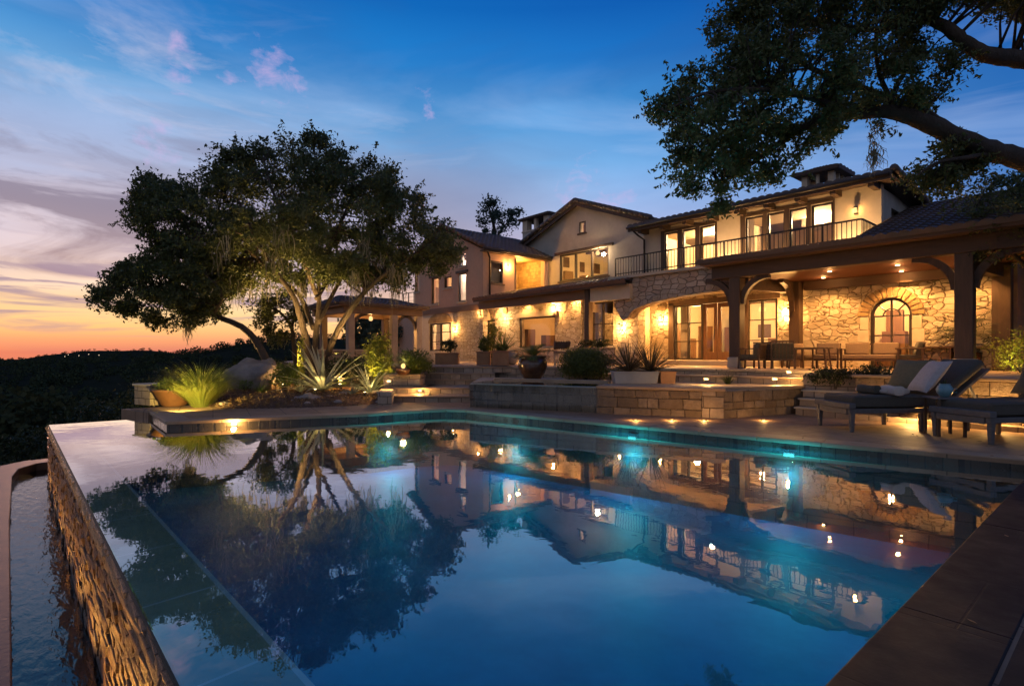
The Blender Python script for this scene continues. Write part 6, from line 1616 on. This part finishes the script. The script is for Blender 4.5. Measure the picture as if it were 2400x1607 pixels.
# ------------------------------------------------------------------ loungers by the pool
def lounger(label, x, y, rz, L=2.78, w_=.92, ang=38, seed=0):
    """long axis +y from the foot end"""
    t = thing('sun_lounger', label, 'lounger', (x, y, DZ), rz, 'loungers on the right pool deck')
    H = .42
    for sx in (-1, 1):
        for yy in (.06, L * .5, L - .5):
            MB().add([(sx * (w_/2) - .028, yy - .028, 0), (sx * (w_/2) + .028, yy - .028, 0), (sx * (w_/2) + .028, yy + .028, 0), (sx * (w_/2) - .028, yy + .028, 0), (sx * (w_/2) - .045, yy - .045, H), (sx * (w_/2) + .045, yy - .045, H), (sx * (w_/2) + .045, yy + .045, H), (sx * (w_/2) - .045, yy + .045, H)], [(0, 3, 2, 1), (4, 5, 6, 7), (0, 1, 5, 4), (1, 2, 6, 5), (2, 3, 7, 6), (3, 0, 4, 7)]).build('leg', M['greyw'], t, bevel=.008)
    f = MB()
    for sx in (-1, 1): f.box(sx * w_/2 - .04, 0, H - .085, sx * w_/2 + .04, L, H + .002)
    f.box(-w_/2 + .056, 0, H - .11, w_/2 - .056, .09, H).box(-w_/2 + .056, L - .09, H - .11, w_/2 - .056, L, H)
    for i in range(13): f.box(-w_/2 + .056, .16 + i * .1, H - .04, w_/2 - .056, .23 + i * .1, H - .008)
    f.box(-w_/2 - .055, -.02, H + .002, w_/2 + .055, .10, H + .10)
    f.build('frame', M['greyw'], t, bevel=.01)
    yb_ = L * .60; bl = 1.14
    sc_ = MB().box(-w_/2 + .01, .11, H + .005, w_/2 - .01, yb_ + .05, H + .235).build('seat_cushion', M['charcoal'], t, bevel=.065, seg=5)
    for zz in (H + .045, H + .195):
        ring = [(-w_/2 + .012, .14), (w_/2 - .012, .14), (w_/2 - .012, yb_), (-w_/2 + .012, yb_), (-w_/2 + .012, .14)]
        MB().tube([(a_, b_, zz) for a_, b_ in ring], .009, 6).build('piping', M['charcoal'], sc_, True)
    MB().box(-w_/2 + .02, .11 + (yb_ - .06) / 2 - .004, H + .2335, w_/2 - .02, .11 + (yb_ - .06) / 2 + .004, H + .240).build('seam', M['charcoal'], sc_)
    c, s = math.cos(R(ang)), math.sin(R(ang))
    MB().obox((0, yb_ + .10 + c * bl / 2 - s * .02, H + .15 + s * bl / 2), (w_ - .06, bl, .17), 0, R(ang)).build('back_cushion', M['charcoal'], t, bevel=.065, seg=5)
    b = MB(); b.obox((0, yb_ + .14 + c * bl / 2 + s * .09, H + .05 + s * bl / 2 - c * .06), (w_ - .1, bl, .04), 0, R(ang))
    for sx in (-1, 1): b.beam((sx * .3, yb_ + .14 + c * bl * .7, H + s * bl * .66), (sx * .3, L - .1, H - .02), .04, .04)
    b.build('backrest_frame', M['greyw'], t)
    return t
def cushion(name, label, c, size, rz, tilt, mat, cat='pillow', roll=0, parent=None):
    t = thing(name, label, cat, c, rz)
    bm_ = MB(); n = 14; vs = []
    for sgn in (1, -1):
        for i in range(n + 1):
            for j in range(n + 1):
                u, v = i / n * 2 - 1, j / n * 2 - 1
                e = (1 - abs(u) ** 2.6) * (1 - abs(v) ** 2.6); pin = 1 - .07 * (1 - abs(u)) * abs(v) - .07 * (1 - abs(v)) * abs(u)
                vs.append(Vector((u * size[0] / 2 * pin, v * size[1] / 2 * pin, sgn * size[2] / 2 * max(0, e) ** .45 + .006 * mn.noise((u * 3, v * 3, sgn * 3 + c[0])))))
    m = Matrix.Rotation(tilt, 3, 'X') @ Matrix.Rotation(roll, 3, 'Y')
    fs = []; K = (n + 1) ** 2
    for i in range(n):
        for j in range(n):
            a = i * (n + 1) + j; fs.append((a, a + n + 1, a + n + 2, a + 1)); fs.append((K + a, K + a + 1, K + a + n + 2, K + a + n + 1))
    bm_.add([m @ v for v in vs], fs).build('cover', M[mat], t, True); return t
A1 = R(-37); l1 = Vector((-3.90, 11.38))
u1 = Vector((-math.sin(A1), math.cos(A1))); s1 = Vector((math.cos(A1), math.sin(A1)))
lounger('grey teak sun lounger with charcoal cushion, pillows and towels, at the left', l1.x, l1.y, A1)
def on1(a, b, z): p = l1 + u1 * a + s1 * b; return (p.x, p.y, DZ + z)
cushion('throw_pillow', 'olive square pillow leaning on the left lounger backrest', on1(1.76, -.24, 1.0), (.76, .70, .22), A1 + R(16), R(60), 'olive')
cushion('throw_pillow', 'pale grey pillow leaning on the left lounger nearest its backrest edge', on1(1.70, .27, 1.0), (.70, .72, .20), A1 - R(14), R(54), 'greyf')
def towel(label, c, rz, w_, d_, h, mat):
    t = thing('towel', label, 'towel', c, rz); n = 18; p = []
    for i in range(n): a = 2 * math.pi * i / n; p.append((d_ / 2 * math.copysign(abs(math.cos(a)) ** .7, math.cos(a)), h / 2 + h / 2 * math.copysign(abs(math.sin(a)) ** .7, math.sin(a))))
    vs = []
    for k in range(7):
        x = -w_ / 2 + w_ * k / 6
        for q in p: vs.append((x, q[0] + .01 * math.sin(k * 2.1), q[1] * (1 + .05 * math.sin(k * 1.3))))
    fs = [tuple(range(n))[::-1], tuple(6 * n + j for j in range(n))] + [(k * n + j, k * n + (j + 1) % n, (k + 1) * n + (j + 1) % n, (k + 1) * n + j) for k in range(6) for j in range(n)]
    MB().add(vs, fs).build('cloth', M[mat], t, True, bevel=.012); return t
towel('folded white towel lying flat under the rolls on the left lounger', on1(1.05, -.08, .655), A1 + R(6), .74, .52, .12, 'towel')
towel('rolled dark grey towel on the left lounger', on1(.76, -.05, .66), A1 + R(4), .44, .16, .16, 'charcoal')
towel('rolled cream towel beside the dark roll on the left lounger', on1(.95, .30, .655), A1 - R(8), .46, .2, .17, 'towel')
A2 = R(-30)
l2 = Vector((-2.02, 11.45)); u2 = Vector((-math.sin(A2), math.cos(A2)))
lounger('grey teak sun lounger cut by the right edge of the picture', l2.x, l2.y, A2)
cushion('throw_pillow', 'dark slate pillow propped on the right hand lounger', tuple(Vector((l2.x, l2.y, DZ + 1.0)) + Vector((u2.x, u2.y, 0)) * 1.72), (.74, .66, .2), A2 + R(4), R(56), 'charcoal')
tp = atd(2214, 930, 9.55)
t = thing('side_table', 'small dark side table between the two loungers', 'side table', (tp.x, tp.y, DZ), R(40))
MB().box(-.24, -.24, tp.z - DZ - .03, .24, .24, tp.z - DZ).build('tabletop', M['greyw'], t, bevel=.008)
for sx in (-1, 1):
    for sy in (-1, 1): MB().box(sx * .2 - .02, sy * .2 - .02, 0, sx * .2 + .02, sy * .2 + .02, tp.z - DZ - .03).build('leg', M['timber'], t)
t = thing('teal_vase', 'round teal vase with small leaf tips on the side table', 'vase', (tp.x, tp.y, tp.z))
MB().lathe([(.055, 0), (.07, .015), (.115, .08), (.125, .13), (.10, .19), (.075, .215), (.085, .23), (.07, .23)], n=28).build('body', M['teal'], t, True)
blades('sprigs', (0, 0, .2), 14, .12, .02, M['dark'], t, .05, .4, .6, 3, 7)
MB().tube([(.115, 0, .15), (.17, 0, .15), (.17, 0, .09), (.118, 0, .09)], .01, 6).build('handle', M['teal'], t, True)

q = []
while len(q) < 420:
    x, y = rl.uniform(-12, 3), rl.uniform(-1, 13.3)
    if pip(x, y, deck_poly) and pdist(x, y, deck_poly) > .06 and rl.random() < (1 if y > 8 else .35): q.append((x, y, DZ + .018))
n_ = len(q); th_ = rl.uniform(0, 6.28, n_); L_ = rl.uniform(.022, .05, n_)[:, None]; qa = np.array(q)
d_ = np.stack([np.cos(th_), np.sin(th_), rl.uniform(-.1, .25, n_)], 1) * L_; s__ = np.stack([-np.sin(th_), np.cos(th_), rl.uniform(-.3, .3, n_)], 1) * L_ * .45
o = raw('fallen_leaves', np.stack([qa - d_, qa + s__, qa + d_, qa - s__], 1).reshape(-1, 3), np.arange(4 * n_).reshape(n_, 4), bpy.data.materials['dry_leaf']); tag(o, 'a few fallen oak leaves strewn over the pool deck', 'fallen leaves', kind='stuff')
# ------------------------------------------------------------------ lamps in steps, walls and pool
def steplight(px, py, d, label, power, rz=TH, group='lamps set in the stone steps', off=.10, cat='step light'):
    p = atd(px, py, d)
    t = thing('step_light', label, cat, p, rz, group)
    MB().box(-.07, -.012, -.035, .07, .02, .035).build('plate', M['iron'], t, bevel=.004)
    MB().box(-.05, -.018, -.02, .05, -.0121, .012).build('lens', M['shade'], t)
    q = p - Vector((fx, fy, 0)) * off
    lamp('POINT', 'step_glow', (q.x, q.y, q.z + .02), power * 1.1, (1, .55, .17), t, size=.04)
steplight(984, 915, 16.55, 'step lamp in the second riser of the left flight', 5)
steplight(1065, 880, 18.75, 'step lamp in the fourth riser of the left flight', 6, off=.2)
steplight(1094, 866, 19.3, 'step lamp in the top riser of the left flight', 5, off=.2)
steplight(911, 893, 16.0, 'bright lamp on the face of the planter pier', 6)
steplight(1849, 872, 14.1, 'lamp in the upper long step right of the porch chairs', 8)
steplight(1816, 888, 13.6, 'bright lamp on the lower long step before the porch', 9)
steplight(1655, 888, 14.3, 'small lamp on the step right of the terracotta planter', 4)
steplight(2128, 962, 11.05, 'wall lamp on the retaining wall seen under the left lounger', 10, 0)
steplight(2330, 965, 10.2, 'wall lamp on the retaining wall behind the right lounger', 6, 0)
# warm wash on the split-face wall from lamps in the coping gutter below it
for i, (px, lab) in enumerate(((1490, 'left gutter lamp washing the split face wall'), (1575, 'middle gutter lamp washing the split face wall'), (1650, 'right gutter lamp near the corner pier'), (1790, 'gutter lamp under the side face of the spa wall'))):
    p = atz(px, 985, DZ); 
    k_ = Vector((p.x, p.y, DZ))
    t = thing('wall_washer', lab, 'garden light', k_, 0, 'gutter lamps below the spa wall')
    MB().lathe([(.05, -.02), (.05, .012), (.03, .014)], n=14).build('ring', M['iron'], t); MB().lathe([(.028, .0145), (.024, .017)], n=12).build('lens', M['amberlens'], t)
    lamp('POINT', 'washer_glow', (p.x, p.y, DZ + .06), 1.6, (1, .50, .14), t, size=.03)
t = thing('edge_lamp', 'bright warm lamp on the pool face of the deck tongue below the grass', 'garden light', (-12.86, 3.14, .045), R(-19))
MB().lathe([(.05, -.02), (.055, .0), (.05, .02)], n=14).build('lens', M['bulb'], t); MB().box(-.06, -.06, -.03, -.045, .06, .03).build('plate', M['iron'], t)
lamp('POINT', 'edge_glow', (-12.78, 3.11, .06), 11, (1, .55, .17), t, size=.04)
def poollight(x, y, z, nx_, ny_, label, power, size=.20, bright=False):
    a = math.atan2(ny_, nx_)
    t = thing('pool_light', label, 'pool light', (x, y, z), a, 'lamps in the pool wall')
    MB().box(0, -size, -.035, .03, size, .035).build('housing', M['iron'], t, bevel=.01)
    MB().box(.031, -size * .8, -.03, .04, size * .8, .03).build('lens', M['cyan' if bright else 'cyandim'], t)
    lamp('POINT', 'pool_beam', (x + nx_ * .16, y + ny_ * .16, -.42 if bright else -.75), power * .26, (.015, .72, .95), t, size=.09 if bright else .20)
b1 = Vector((PE[0] - PD[0], PE[1] - PD[1])).normalized(); nn1 = Vector((b1.y, -b1.x)) * -1
nn1 = nn1 if nn1.y < 0 else -nn1
for i, (k, lab, pw_) in enumerate(((.06, 'bright cyan lamp in the pool wall below the left lounger', 150), (.42, 'cyan pool lamp below the split face wall corner', 190), (.80, 'cyan pool lamp below the wet spa weir', 190))):
    q = Vector(PD).lerp(Vector(PE), k); poollight(q.x + nn1.x * .02, q.y + nn1.y * .02, -.09, nn1.x, nn1.y, lab, pw_ * 1.2, .10 if i < 2 else .07, i < 2)
poollight(-11.86, 6.3, -.09, 1, -.02, 'cyan pool lamp added to even the glow, in the curved left wall below the steps', 190, .09)  # extra lamp, added so the water glows evenly on the left
poollight(-.88, 4.2, -.4, -1, 0, 'unseen cyan lamp added to even the glow, in the near right pool wall', 60)  # out of view, added to carry the glow into the near water
print('lights', LN[0], 'faces', sum(len(o.data.polygons) for o in bpy.data.objects if o.type == 'MESH'))
